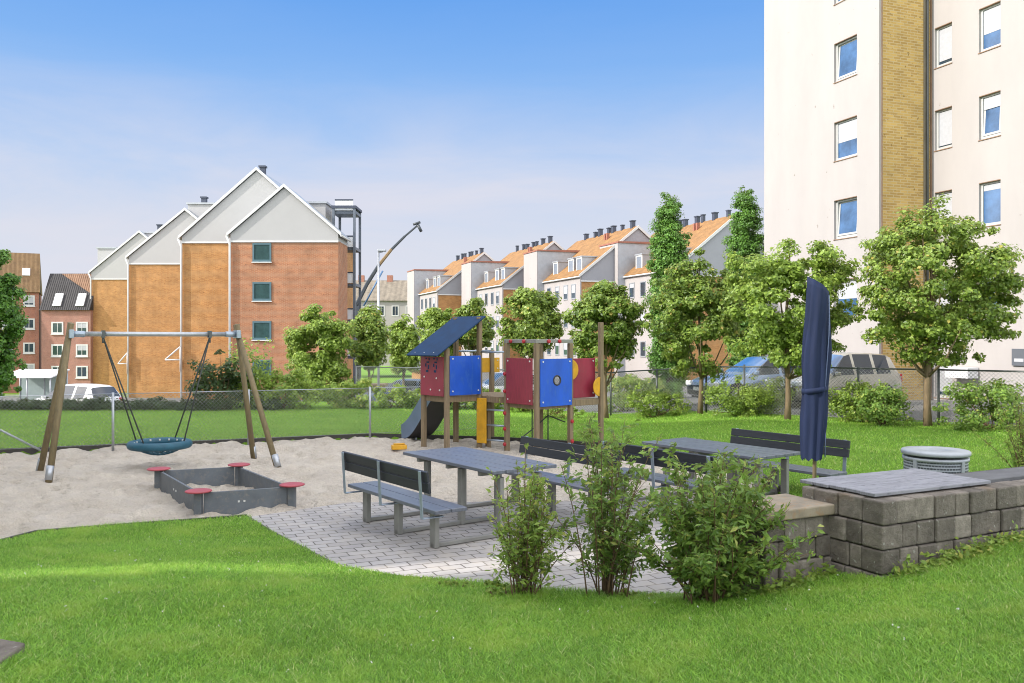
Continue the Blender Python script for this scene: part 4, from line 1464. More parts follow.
# ------------------------------------------------------------------ chain-link fences
def chain_fence(label, pts, h, zf, posts, rail=True, wire=.0035, step=.085, pr=.028, postmat='steel', brace=None):
    c = Vector((sum(p[0] for p in pts) / len(pts), sum(p[1] for p in pts) / len(pts), 0))
    t = thing('chain_link_fence', label, 'fence', c)
    mbw, mbr = MB(), MB()
    for (a, b_) in zip(pts[:-1], pts[1:]):
        a, b_ = Vector((*a, 0)), Vector((*b_, 0))
        L = (b_ - a).length; d_ = (b_ - a) / L
        def P(s, z):
            q = a + d_ * s
            return Vector((q.x - c.x, q.y - c.y, zf(q.x, q.y) + z))
        s = -h
        while s < L:
            for sg in (1, -1):
                s0, z0, s1, z1 = s, .05, s + h, h
                if s0 < 0: z0 += -s0 / h * (h - .05); s0 = 0
                if s1 > L: z1 -= (s1 - L) / h * (h - .05); s1 = L
                if sg < 0: z0, z1 = h + .05 - z0, h + .05 - z1
                mbw.tube([P(s0, z0), P(s1, z1)], wire, 3, cap=False)
            s += step
        mbw.tube([P(0, .06), P(L, .06)], .004, 4, cap=False)
        if rail: mbr.tube([P(0, h + .01), P(L, h + .01)], .02 if rail is True else rail, 8)
    mbw.build('wire_mesh', M['wire'], t)
    if rail: mbr.build('top_rail', M['darksteel'] if rail is True else M['steel'], t)
    for (x, y) in posts:
        mb = MB(); z = zf(x, y); mb.tube([(x - c.x, y - c.y, z - .1), (x - c.x, y - c.y, z + h + .04)], pr, 10)
        mb.build('post', M[postmat], t)
    if brace:
        mb = MB(); mb.tube([Vector(brace[0]) - c, Vector(brace[1]) - c], .022, 8); mb.build('brace', M['steel'], t)
    return t


pa = G(113, 447.5, .03); pb = G(370, 436, .03)
dv = Vector((pb.x - pa.x, pb.y - pa.y, 0)) / 2
nearpts = [pa + dv * k for k in (-1.35, 0, 1, 2, 3)]
br0 = G(41, 450.5, 0)
br1 = br0 - dv.normalized() * 1.45 + Vector((0, 0, .9))
chain_fence('low wire mesh fence along the back edge of the sand', [tuple(q.xy) for q in (nearpts[0] - dv * .2, *nearpts[1:])], 1.12, tzf, [tuple(q.xy) for q in nearpts], rail=.008, wire=.0032, brace=(tuple(br0), tuple(br1)))
fr = FENCE_R
def along(a, b_, n): return [(a[0] + (b_[0] - a[0]) * i / n, a[1] + (b_[1] - a[1]) * i / n) for i in range(n + 1)]
posts = []
for a, b_ in zip(fr[:-1], fr[1:]): posts += along(a, b_, 2)[:-1]
posts.append(fr[-1])
chain_fence('tall wire mesh fence with dark rail along the street behind the trees', fr, 1.27, tzf, posts, rail=True, wire=.005, step=.09, postmat='darksteel')

# ------------------------------------------------------------------ houses
def window(parent, c, w, h, nrm, up=Vector((0, 0, 1)), frame='white', glass='glass', fw=.07, mullion=True, sill=None, out=.03, blind=0.0, tilt=0.0, surround=None):
    """a window lying on a wall: c = centre on the wall face, nrm = outward normal"""
    nrm = Vector(nrm).normalized()
    r = up.cross(nrm).normalized()
    c = Vector(c)
    mb = MB()
    def bar(x0, x1, z0, z1, o0=.0, o1=out):
        mb.obox(c + r * x0 + up * z0 + nrm * o0, r * (x1 - x0), up * (z1 - z0), nrm * (o1 - o0))
    bar(-w / 2, -w / 2 + fw, -h / 2, h / 2); bar(w / 2 - fw, w / 2, -h / 2, h / 2)
    bar(-w / 2 + fw, w / 2 - fw, -h / 2, -h / 2 + fw * 1.3); bar(-w / 2 + fw, w / 2 - fw, h / 2 - fw, h / 2)
    if mullion: bar(-.03, .03, -h / 2 + fw * 1.3, h / 2 - fw, 0, out * .8)
    f = mb.build('window', M[frame], parent)
    mb = MB(); mb.obox(c + r * (-w / 2 + fw) + up * (-h / 2 + fw * 1.3) + nrm * (.002 if tilt >= 0 else -.085), r * (w - 2 * fw), up * (h - fw * 2.3), nrm * (out * .35))
    mb.build('pane', M[glass if tilt >= 0 else 'room_shade'], f)  # behind a tilted sash, a dark sheet stands for the room's shade
    if blind > 0:
        mb = MB(); z1 = h / 2 - fw - .01; z0 = z1 - (h - fw * 2.3) * blind
        mb.obox(c + r * (-w / 2 + fw + .01) + up * z0 + nrm * (out * .35 + .003), r * (w - 2 * fw - .02), up * (z1 - z0), nrm * .006)
        mb.build('blind', M['blind'], f)
    if tilt:
        mb = MB()
        b0 = c - up * (h / 2 - fw * 1.5) + nrm * (out + .004 if tilt > 0 else .03)
        u2 = (up * math.cos(tilt) + nrm * math.sin(tilt))
        n2 = (nrm * math.cos(tilt) - up * math.sin(tilt))
        hw_, hh_ = w / 2 - fw * .9, h - fw * 2.2
        for (x0, x1, z0, z1) in ((-hw_, -hw_ + .07, 0, hh_), (hw_ - .07, hw_, 0, hh_), (-hw_ + .07, hw_ - .07, 0, .07), (-hw_ + .07, hw_ - .07, hh_ - .07, hh_)):
            mb.obox(b0 + r * x0 + u2 * z0, r * (x1 - x0), u2 * (z1 - z0), n2 * .03)
        mb.build('sash', M['wframe'], f)
        mb = MB(); mb.obox(b0 + r * (-hw_ + .07) + u2 * .07 + n2 * .012, r * (2 * hw_ - .14), u2 * (hh_ - .14), n2 * .012)
        mb.build('pane', M['glass_blue'], f)
    if sill:
        mb = MB(); mb.obox(c + r * (-w / 2 - .05) + up * (-h / 2 - .07) + nrm * .0, r * (w + .1), up * .068, nrm * (out + .06)); mb.build('sill', M[sill], f)
    if surround:
        mb = MB()
        for (x0, x1, z0, z1) in ((-w / 2 - .035, -w / 2 - .002, -h / 2 - .035, h / 2 + .035), (w / 2 + .002, w / 2 + .035, -h / 2 - .035, h / 2 + .035), (-w / 2 - .002, w / 2 + .002, h / 2 + .002, h / 2 + .035), (-w / 2 - .002, w / 2 + .002, -h / 2 - .035, -h / 2 - .002)):
            mb.obox(c + r * x0 + up * z0, r * (x1 - x0), up * (z1 - z0), nrm * (out * .8))
        mb.build('surround', M[surround], f)
    return f


def gable_house(name, label, group, loc, rz, hw, depth, zcl, zeave, zridge, brick, roofmat, base=-1.7, over=.22, bargew=.26, pipe=True, clad='cladding'):
    """gable end at local y=0 facing -y, ridge along +y; z values are heights in the world"""
    t = thing(name, label, 'house', (loc[0], loc[1], base), rz, group)
    zc, ze, zr = zcl - base, zeave - base, zridge - base
    sl = (zr - ze) / hw
    mb = MB()
    mb.lim(-hw, hw, 0, depth, -3.2, zc)
    mb.build('wall', M[brick], t)
    mb = MB()
    mb.prism([(-hw - .0, -.05, zc + .003), (hw + .0, -.05, zc + .003), (hw, -.05, ze - .05), (0, -.05, zr - .08), (-hw, -.05, ze - .05)], (0, depth + .05, 0))
    mb.build('gable_cladding', M[clad], t)
    mb = MB(); mb.lim(-hw - .02, hw + .02, -.09, -.053, zc - .10, zc + .03); mb.build('cladding_base_trim', M['white'], t)
    e = hw + over
    zl = zr - sl * e
    mb = MB()
    th = .16
    for s in (-1, 1):
        mb.prism([(0, -.16, zr), (s * e, -.16, zl), (s * e, -.16, zl + th), (0, -.16, zr + th)], (0, depth + .2, 0))
    mb.build('roof', M[roofmat], t)
    for s in (-1, 1):
        mb = MB()
        mb.prism([(0, -.235, zr - bargew + .22), (s * (e + .03), -.235, zl - bargew + .22), (s * (e + .03), -.235, zl + .2), (0, -.235, zr + .2)], (0, .07, 0))
        mb.build('bargeboard', M['white'], t)
        mb = MB(); mb.tube([(s * (e + .02), -.2, zl), (s * (e + .02), depth, zl)], .08, 8); mb.build('gutter', M['white'], t)
        if pipe and (s < 0 or pipe == 2):
            mb = MB(); mb.tube([(s * (e + .02), -.14, zl - .05), (s * (hw + .02), -.14, zl - .6), (s * (hw + .02), -.14, -2.8)], .085, 8); mb.build('downpipe', M['white'], t)
    return t


BZ = -1.7
g = 'stepped brick houses with white gables'
def Xp(px, Y): return (px - 512) / F * Y
# house 1: red-brown, in front
Y = 62.0
hs1 = gable_house('brick_house', 'red-brown brick house with square windows under the frontmost white gable', g, (Xp(284.5, Y), Y), 0, 3.88, 3.45, 9.34, 9.9, 13.25, 'brick_red', 'zinc_and_shade', BZ)
for y in (252.5, 291.5, 330.5, 369):
    zc = H - (y - HY) / F * Y - BZ
    window(hs1, (Xp(262, Y) - Xp(284.5, Y), 0, zc), 1.35, 1.35, (0, -1, 0), frame='bluegrey_frame', glass='glass_green', fw=.12, mullion=False, sill='white', out=.06)
# house 2
Y = 65.5
hs2 = gable_house('brick_house', 'orange brick house with the tallest white gable, behind the red-brown one', g, (Xp(257, Y), Y), 0, 5.7, 10, 9.66, 10.1, 15.15, 'brick_orange', 'zinc_and_shade', BZ)
Y = 79
hs3 = gable_house('brick_house', 'orange brick house third in the stepped row, half behind the tallest gable', g, (Xp(129, Y) + 5.2, Y), 0, 5.2, 14, 9.2, 9.85, 14.1, 'brick_orange', 'zinc_and_shade', BZ)
Y = 98
hs4 = gable_house('brick_house', 'orange brick house farthest left and farthest back in the stepped row', g, (Xp(91.5, Y) + 5.5, Y), 0, 5.5, 14, 9.1, 9.9, 14.4, 'brick_orange', 'zinc_and_shade', BZ)
def roofbox(par, x0, x1, y0, y1, z0, z1, mat='cladding', name='dormer'):
    mb = MB(); mb.lim(x0, x1, y0, y1, z0 - BZ, z1 - BZ); o = mb.build(name, M[mat], par)
    mb = MB(); mb.lim(x0 - .12, x1 + .12, y0 - .12, y1 + .12, z1 - BZ + .003, z1 - BZ + .16); mb.build('dormer_roof', M['zinc_and_shade'], o)
    return o
def chim(par, x, y, z0, z1, r=.28):
    mb = MB(); mb.lim(x - r, x + r, y - r, y + r, z0 - BZ, z1 - BZ); o = mb.build('chimney', M['chimney'], par)
    mb = MB(); mb.lim(x - r * 1.35, x + r * 1.35, y - r * 1.35, y + r * 1.35, z1 - BZ + .003, z1 - BZ + .14); mb.build('cowl', M['chimney'], o)
chim(hs2, .1, 1.2, 15.0, 15.55, .2)
roofbox(hs3, -.1, 2.3, .8, 4, 12.0, 14.75); chim(hs3, 1.0, 2.0, 14.9, 15.5, .22)
roofbox(hs4, -.6, 1.7, .8, 4, 12.0, 14.4); chim(hs4, 1.5, 2, 14.5, 15.4, .24)
roofbox(hs4, -5.1, -3.0, .6, 5, 10.0, 12.6)
roofbox(hs2, 2.6, 5.0, 1.0, 4.5, 10.5, 12.75)
# white triangular brackets on the corner pipes
for hs, hw_, w_, zz in ((hs2, 5.7, 1.15, .7), (hs3, 5.2, .85, .0)):
    mb = MB(); x = -hw_ - .02; z = zz - BZ
    mb.tube([(x, -.3, z), (x - w_, -.3, z)], .06, 6); mb.tube([(x - w_, -.3, z), (x, -.3, z + 1.0)], .06, 6); mb.tube([(x, -.3, z + 1.0), (x, -.3, z - .9)], .06, 6)
    mb.build('pipe_bracket', M['white'], hs)
# balcony tower beside house 2
Y = 66.3
t = thing('balcony_tower', 'grey steel balcony tower with glass fronts at the side of the gabled house', 'balcony tower', (-12.95, Y, BZ), 0)
hx, hd = .8, 1.2
for sx in (-1, 1):
    for yy in (0, 2 * hd):
        mb = MB(); mb.lim(sx * hx - .09, sx * hx + .09, yy - .09, yy + .09, -2.5, 12.35 - BZ); mb.build('column', M['tower_frame'], t)
for k in range(5):
    z = .0 + 2.8 * k + .75
    mb = MB(); mb.lim(-hx - .1, hx + .1, .1, 2 * hd - .1, z - BZ, z + .22 - BZ); mb.build('balcony_floor', M['tower_frame'], t)
    mb = MB(); mb.lim(-hx + .095, hx - .095, -.02, .02, z + .24 - BZ, z + 1.0 - BZ); f = mb.build('front_glass', M['whitemetal'], t)
    mb = MB(); mb.lim(-hx + .093, hx - .093, -.05, .05, z + 1.003 - BZ, z + 1.1 - BZ); mb.build('handrail', M['chimney'], f)
mb = MB(); mb.lim(-hx - .15, hx + .15, -.15, 2 * hd + .15, 12.353 - BZ, 12.55 - BZ); mb.build('tower_roof', M['chimney'], t)

# far left buildings
Y = 97.4
t = thing('brick_building', 'far rose brick building with a black roof and two white skylights', 'building', (Xp(66, Y), Y, BZ), 0)
hw_ = Xp(90.5, Y) - Xp(66, Y); 
mb = MB(); mb.lim(-hw_, hw_, 0, 9, -3.2, 5.5 - BZ); mb.build('wall', M['brick_rose'], t)
zE = 5.503 - BZ
mb = MB(); mb.prism([(-hw_ - .1, -.3, zE), (-hw_ - .1, 2.0, zE + 4.3), (-hw_ - .1, 9, zE)], (2 * hw_ + .15, 0, 0)); r_ = mb.build('roof', M['tile_black'], t)
sl = Vector((0, 2.3, 4.3)); Ls = sl.length; sl.normalize(); nrm = Vector((0, -sl.z, sl.y))
e0 = Vector((0, -.3, zE))
mb = MB(); mb.prism([e0 + Vector((-hw_ * .55, 0, 0)) + sl * (Ls - .05) + nrm * .004, e0 + Vector((hw_, 0, 0)) + sl * (Ls - .05) + nrm * .004, e0 + Vector((hw_, 0, 0)) + sl * Ls * .40 + nrm * .004], nrm * .04)
o = mb.build('tiled_patch', M['tile_brown'], r_)
for px in (57, 80):
    x = Xp(px, Y) - Xp(66, Y)
    c = e0 + Vector((x, 0, 0)) + sl * .5
    mb = MB(); mb.obox(c + Vector((-.45, 0, 0)), (.9, 0, 0), sl * 1.6, nrm * .14); w_ = mb.build('skylight', M['whitemetal'], t)
    mb = MB(); mb.obox(c + Vector((-.35, 0, 0)) + sl * .1 + nrm * .142, (.7, 0, 0), sl * 1.4, nrm * .02); mb.build('pane', M['blind'], w_)
for px in (57.5, 82):
    for y in (328, 350.5, 372):
        window(t, (Xp(px, Y) - Xp(66, Y), 0, H - (y - HY) / F * Y - BZ), 1.35, 1.4, (0, -1, 0), fw=.16, out=.05, sill='white', blind=random.choice((0, .5, .5)))
Y = 98.2
t = thing('brick_building', 'far red brick building with an ochre tiled roof, left of the black roof', 'building', (Xp(39, Y), Y, BZ), math.radians(27))
x1 = 0.0
mb = MB(); mb.lim(-10, x1, 0, 9, -3.2, 7.55 - BZ); mb.build('wall', M['brick_far'], t)
mb = MB()
zt, zl = 12.1 - BZ, 7.553 - BZ
mb.add([(-10.2, -.3, zl), (x1 + .1, -.3, zl), (x1 + .1, 9, zl), (-10.2, 9, zl), (-10.2, 1.3, zt), (x1 + .05, 1.3, zt)], [(0, 1, 5, 4), (1, 2, 5), (2, 3, 4, 5), (3, 0, 4), (3, 2, 1, 0)])
mb.build('roof', M['tile_ochre'], t)
sl = Vector((0, 1.6, 4.55)).normalized(); nrm = Vector((0, -sl.z, sl.y))
c = Vector((-1.3, -.3, zl)) + sl * 2.0
mb = MB(); mb.obox(c + Vector((-.4, 0, 0)), (.8, 0, 0), sl * .9, nrm * .12); mb.build('skylight', M['whitemetal'], t)
for px in (31, 14):
    for y in (301, 324, 348, 369):
        window(t, (-(39 - px) * .125, 0, H - (y - HY) / F * Y - BZ), 1.15, 1.25, (0, -1, 0), fw=.15, out=.05, sill='white', blind=random.choice((0, .4, .8)))
# far grey roofed building in the middle
Y = 135
t = thing('grey_roofed_building', 'distant pale building with a long grey roof and brick chimneys behind the crane', 'building', (Xp(385, Y), Y, BZ), 0)
mb = MB(); mb.lim(-6.5, 6.5, 0, 9, -.3, 8.2 - BZ); mb.build('wall', M['plaster'], t)
mb = MB(); mb.prism([(-6.8, -.4, 8.203 - BZ), (-6.8, 4.5, 11.7 - BZ), (-6.8, 9.4, 8.203 - BZ)], (13.6, 0, 0)); mb.build('roof', M['tile_grey'], t)
for px in (356.5, 386, 414):
    x = Xp(px, Y) - Xp(385, Y)
    mb = MB(); mb.lim(x - .45, x + .45, 4.1, 4.9, 11.2 - BZ, 12.5 - BZ); mb.build('chimney', M['brick_far'], t)
for x in (-5, -2.8, -.6, 1.6, 3.8):
    window(t, (x, 0, 6.6 - BZ), 1.1, 1.7, (0, -1, 0), fw=.14, out=.05)

# row houses in the middle and right
dN = Vector((-.341, .940, 0)); eN = Vector((.940, .341, 0))
rzr = math.atan2(eN.y, eN.x)
g = 'terraced row houses with orange roofs'
def dormer(par, y, ze, sl, hw_, w=1.3, h=1.55, z=None, mat='whitemetal'):
    """a boxed dormer standing in the left roof slope"""
    x0 = -hw_ + .55
    zb = ze + .25
    xb = -hw_ + (zb + h - ze) / sl + .2
    mb = MB(); mb.lim(x0, xb, y - w / 2, y + w / 2, zb, zb + h); o = mb.build('dormer', M['zinc_and_shade'], par)
    mb = MB(); mb.lim(x0 - .12, xb, y - w / 2 - .1, y + w / 2 + .1, zb + h + .003, zb + h + .12); mb.build('dormer_roof', M['zinc_and_shade'], o)
    mb = MB()
    mb.lim(x0 - .06, x0 - .003, y - w / 2, y - w / 2 + .16, zb, zb + h); mb.lim(x0 - .06, x0 - .003, y + w / 2 - .16, y + w / 2, zb, zb + h)
    mb.lim(x0 - .06, x0 - .003, y - w / 2 + .16, y + w / 2 - .16, zb, zb + .16); mb.lim(x0 - .06, x0 - .003, y - w / 2 + .16, y + w / 2 - .16, zb + h - .16, zb + h)
    mb.build('window', M['white'], o)
    mb = MB(); mb.lim(x0 - .03, x0 - .004, y - w / 2 + .16, y + w / 2 - .16, zb + .16, zb + h - .16); mb.build('pane', M['dormer_glass'], o)


labels = ['row house farthest away with orange roof, next to the crane and pale far building',
          'second row house from the crane, orange roof, whole gable above the round trees',
          'row house with orange roof directly left of the tall poplar',
          'nearest row house with orange roof, between the two poplars']
for i, (px, py) in enumerate(((484, 253), (553.6, 242), (637.5, 227), (735, 215.6))):
    Yh = F * 11.0 / (HY - py)
    X = Xp(px, Yh)
    HWH, L = 6.1, 14.6
    t = gable_house('row_house', labels[i], g, (X, Yh), rzr, HWH, L, 7.9, 8.5, 13.3, 'brick_orange', 'tile_orange', BZ, over=.3, pipe=False, bargew=.3, clad='row_gable_shade')
    ze = 8.5 - BZ; sl = 4.8 / HWH
    # rendered street front
    mb = MB(); mb.lim(-HWH - .14, -HWH - .004, -.02, L, -.3, 8.35 - BZ); fr_ = mb.build('street_front', M['plaster'], t)
    for y in (1.6, 3.6): dormer(t, y, ze, sl, HWH)
    for y in (7.6,): dormer(t, y, ze, sl, HWH)
    # tall bay with brown red roof, shade painted on its sides as grey
    mb = MB(); mb.lim(-HWH - .9, -1.2, 9.2, 13.2, -.3, 11.6 - BZ); o = mb.build('bay', M['zinc_and_shade'], t)
    mb = MB(); mb.lim(-HWH - .96, -HWH - .904, 9.2, 13.2, -.3, 11.55 - BZ); mb.build('bay_front', M['plaster'], o)
    mb = MB(); mb.prism([(-HWH - 1.0, 9.05, 11.604 - BZ), (-1.0, 9.05, 11.604 - BZ), (-1.0, 9.05, 11.85 - BZ), (-HWH - 1.0, 9.05, 11.75 - BZ)], (0, 4.3, 0)); mb.build('bay_roof', M['tile_redbrown'], o)
    for y in (1.5, 3.4, 5.6, 7.8):
        for z in (6.9, 4.1, 1.3):
            window(t, (-HWH - .14, y, z - BZ), 1.05, 1.5, (-1, 0, 0), glass='glass', frame='zinc_and_shade', fw=.1, out=.05, mullion=False, blind=random.choice((0, .3, .6)))
    for y in (1.0, 3.2, 5.2, 6.2, 8.4, 9.5, 12):
        mb = MB(); s = random.choice((.15, .2)); zt = 13.95 + random.uniform(-.1, .15)
        mb.lim(-s, s, y - s, y + s, 13.25 - BZ, zt - BZ); o = mb.build('vent_pipe', M['chimney'], t)
        mb = MB(); mb.lim(-s * 1.3, s * 1.3, y - s * 1.3, y + s * 1.3, zt - BZ + .003, zt - BZ + .1); mb.build('cowl', M['chimney'], o)
    for y in (4.4, 4.9):
        mb = MB(); mb.lim(-1.25, -.95, y - .12, y + .12, 12.2 - BZ, 13.2 - BZ); mb.build('vent_pipe', M['tile_redbrown'], t)

# ------------------------------------------------------------------ white apartment block on the right
w0 = Vector((11.56, 30.87, 0))
cA = Vector((12.29, 28.87, 0)); cF = Vector((10.19, 34.64, 0)); cR = cA + eN * 2.25
t = thing('apartment_block', 'tall white apartment block with a yellow brick strip at the right', 'apartment block', (cA.x, cA.y, -.2), rzr)
# local: x along eN, y along dN, origin at the brick corner
HB = 19.0
def skin(xf, xb, y0, y1, z0, z1, holes):
    """wall facing -x at x = xf, with rectangular openings whose reveals run back to xb"""
    mb = MB()
    ys = sorted({y0, y1, *[h[0] for h in holes], *[h[1] for h in holes]})
    zs = sorted({z0, z1, *[h[2] for h in holes], *[h[3] for h in holes]})
    for ya, yb_ in zip(ys[:-1], ys[1:]):
        run = None
        for za, zb2 in zip(zs[:-1], zs[1:]):
            cy, cz = (ya + yb_) / 2, (za + zb2) / 2
            if any(h[0] < cy < h[1] and h[2] < cz < h[3] for h in holes): continue
            mb.add([(xf, ya, za), (xf, ya, zb2), (xf, yb_, zb2), (xf, yb_, za)], [(0, 1, 2, 3)])
    for a0, a1, b0, b1 in holes:
        mb.add([(xf, a0, b0), (xf, a1, b0), (xf, a1, b1), (xf, a0, b1), (xb, a0, b0), (xb, a1, b0), (xb, a1, b1), (xb, a0, b1)], [(0, 4, 5, 1), (1, 5, 6, 2), (2, 6, 7, 3), (3, 7, 4, 0)])
    return mb
zsill = [.25, 3.04, 5.88, 8.68, 11.5, 14.3]
y0w = (w0 - cA).dot(dN)
RC = .24
hl, hr = [], []
for z in zsill:
    zc = z + .9
    hl.append((y0w - 1.14, y0w, zc - .7, zc + .7))
    hr.append((-.92, -.2, zc + .06 - .69, zc + .06 + .69))
    if z > 1: hr.append((-2.78, -1.98, zc + .06 - .71, zc + .06 + .71))
    hr.append((-6.8, -5.2, zc + .06 - .71, zc + .06 + .71))
mb = skin(0, RC, .004, 6.2, -.3, HB, hl)
mb.lim(RC + .002, 9, .004, 6.2, -.3, HB)
mb.add([(0, .004, -.3), (RC, .004, -.3), (RC, .004, HB), (0, .004, HB)], [(0, 1, 2, 3)])
mb.add([(0, 6.2, -.3), (RC, 6.2, -.3), (RC, 6.2, HB), (0, 6.2, HB)], [(3, 2, 1, 0)])
mb.build('wall', M['plaster'], t)
mb = skin(2.25, 2.25 + RC, -13, -.06, -.3, HB, hr)
mb.lim(2.25 + RC + .002, 11, -13, -.06, -.3, HB)
mb.build('wall', M['plaster'], t)
mb = MB(); mb.lim(.11, 2.247, -.055, .0, -.3, HB); mb.build('brick_strip', M['brick_yellow'], t)
mb = MB(); mb.lim(-.012, .08, -.06, .0, -.3, HB); mb.build('corner_trim', M['plaster'], t)
mb = MB(); mb.lim(.085, .108, -.09, -.056, -.3, HB); mb.build('trim_shade_strip', M['reveal'], t)
mb = MB(); mb.tube([(2.02, -.12, -.2), (2.02, -.12, HB)], .035, 8); mb.build('downpipe', M['darksteel'], t)
mb = MB(); mb.lim(1.9, 2.14, -.066, -.057, -.3, HB); mb.build('trim_shade_strip', M['tile_grey'], t)  # this and the next strip paint the shade of the deep corner
mb = MB(); mb.lim(2.18, 2.247, -.1, -.06, -.3, HB); mb.build('trim_shade_strip', M['reveal'], t)
mb = MB(); mb.lim(-.2, 9.2, -.2, 6.4, HB + .004, HB + .2); mb.build('roof', M['zinc_and_shade'], t)
k_ = 0
for z in zsill:
    zc = z + .9
    st = [(.0, 0), (.5, 0), (0, .07), (.55, 0), (.0, .06), (.2, 0)][k_ % 6]
    def wn(x, y, z_, w, h, **kw):
        window(t, (x + .15, y, z_), w - .004, h - .004, (-1, 0, 0), frame='wframe', fw=.075, mullion=False, out=.06, **kw)
    wn(0, y0w - .57, zc, 1.14, 1.4, glass='glass_blue', blind=st[0], tilt=-st[1])
    wn(2.25, -.56, zc + .06, .72, 1.38, glass='glass', blind=[.9, .8, .7, .95, .9, .8][k_])
    if k_: wn(2.25, -2.38, zc + .06, .80, 1.42, glass='glass_blue' if k_ else 'glass', blind=[.0, .2, .15, .3, .62, .4][k_], tilt=-.06 if k_ == 3 else 0)
    wn(2.25, -6.0, zc + .06, 1.6, 1.42, glass='glass')
    for (x, ya, yb_, h2) in ((0, y0w - 1.14, y0w, .7), (2.25, -.92, -.2, .69 - .06), (2.25, -2.78, -1.98, .71 - .06)):
        if k_ == 0 and ya == -2.78: continue
        mb = MB(); mb.lim(x - .025, x + .085, ya - .02, yb_ + .02, zc - h2 - .03, zc - h2 - .002); mb.build('sill', M['reveal'], t)
        h3 = {.7: .7, .63: .75, .65: .77}[round(h2, 2)]
        mb = MB(); mb.lim(x + .002, x + .085, ya + .001, yb_ - .001, zc + h3 - .022, zc + h3 - .001); mb.build('head_trim', M['reveal'], t)
    k_ += 1
# wall sign near the picture edge
q = V(1021, 357, 25.2)
tl = Vector((2.25, 0, 0))
yl = -3.28
mb = MB(); mb.lim(2.18, 2.248, yl - .45, yl + .05, 1.70, 2.22); o = mb.build('wall_sign', M['sign'], t)
mb = MB(); mb.lim(2.174, 2.178, yl - .36, yl - .04, 1.82, 1.92); mb.build('sign_strip', M['blind'], o)
mb = MB(); mb.lim(1.75, 2.2, -2.0, -1.1, 1.25, 1.6); mb.build('vent_box', M['whitemetal'], t)

# two assumed, unseen blocks at the left, added and shaped to shade the playground
for nm, pts, lab in (('apartment_block', [(-36, 25.2), (-13, 11.2), (-13, 4.98), (-36, -2.52)], 'unseen apartment block added out of frame at the left to shade the playground'),
                ('apartment_block', [(-13, 4.42), (-36, -3.08), (-36, -22), (-13, -22)], 'unseen apartment block added for shade at the left, behind the viewer')):
    c = Vector((sum(p[0] for p in pts) / 4, sum(p[1] for p in pts) / 4, -.3))
    t = thing(nm, lab, 'apartment block', c, 0)
    mb = MB(); mb.prism([(x - c.x, y - c.y, 0) for x, y in pts], (0, 0, 16.3)); mb.build('wall', M['plaster'], t)
    mb = MB(); mb.prism([(x - c.x, y - c.y, 16.303) for x, y in pts], (0, 0, .15)); mb.build('roof', M['zinc_and_shade'], t)

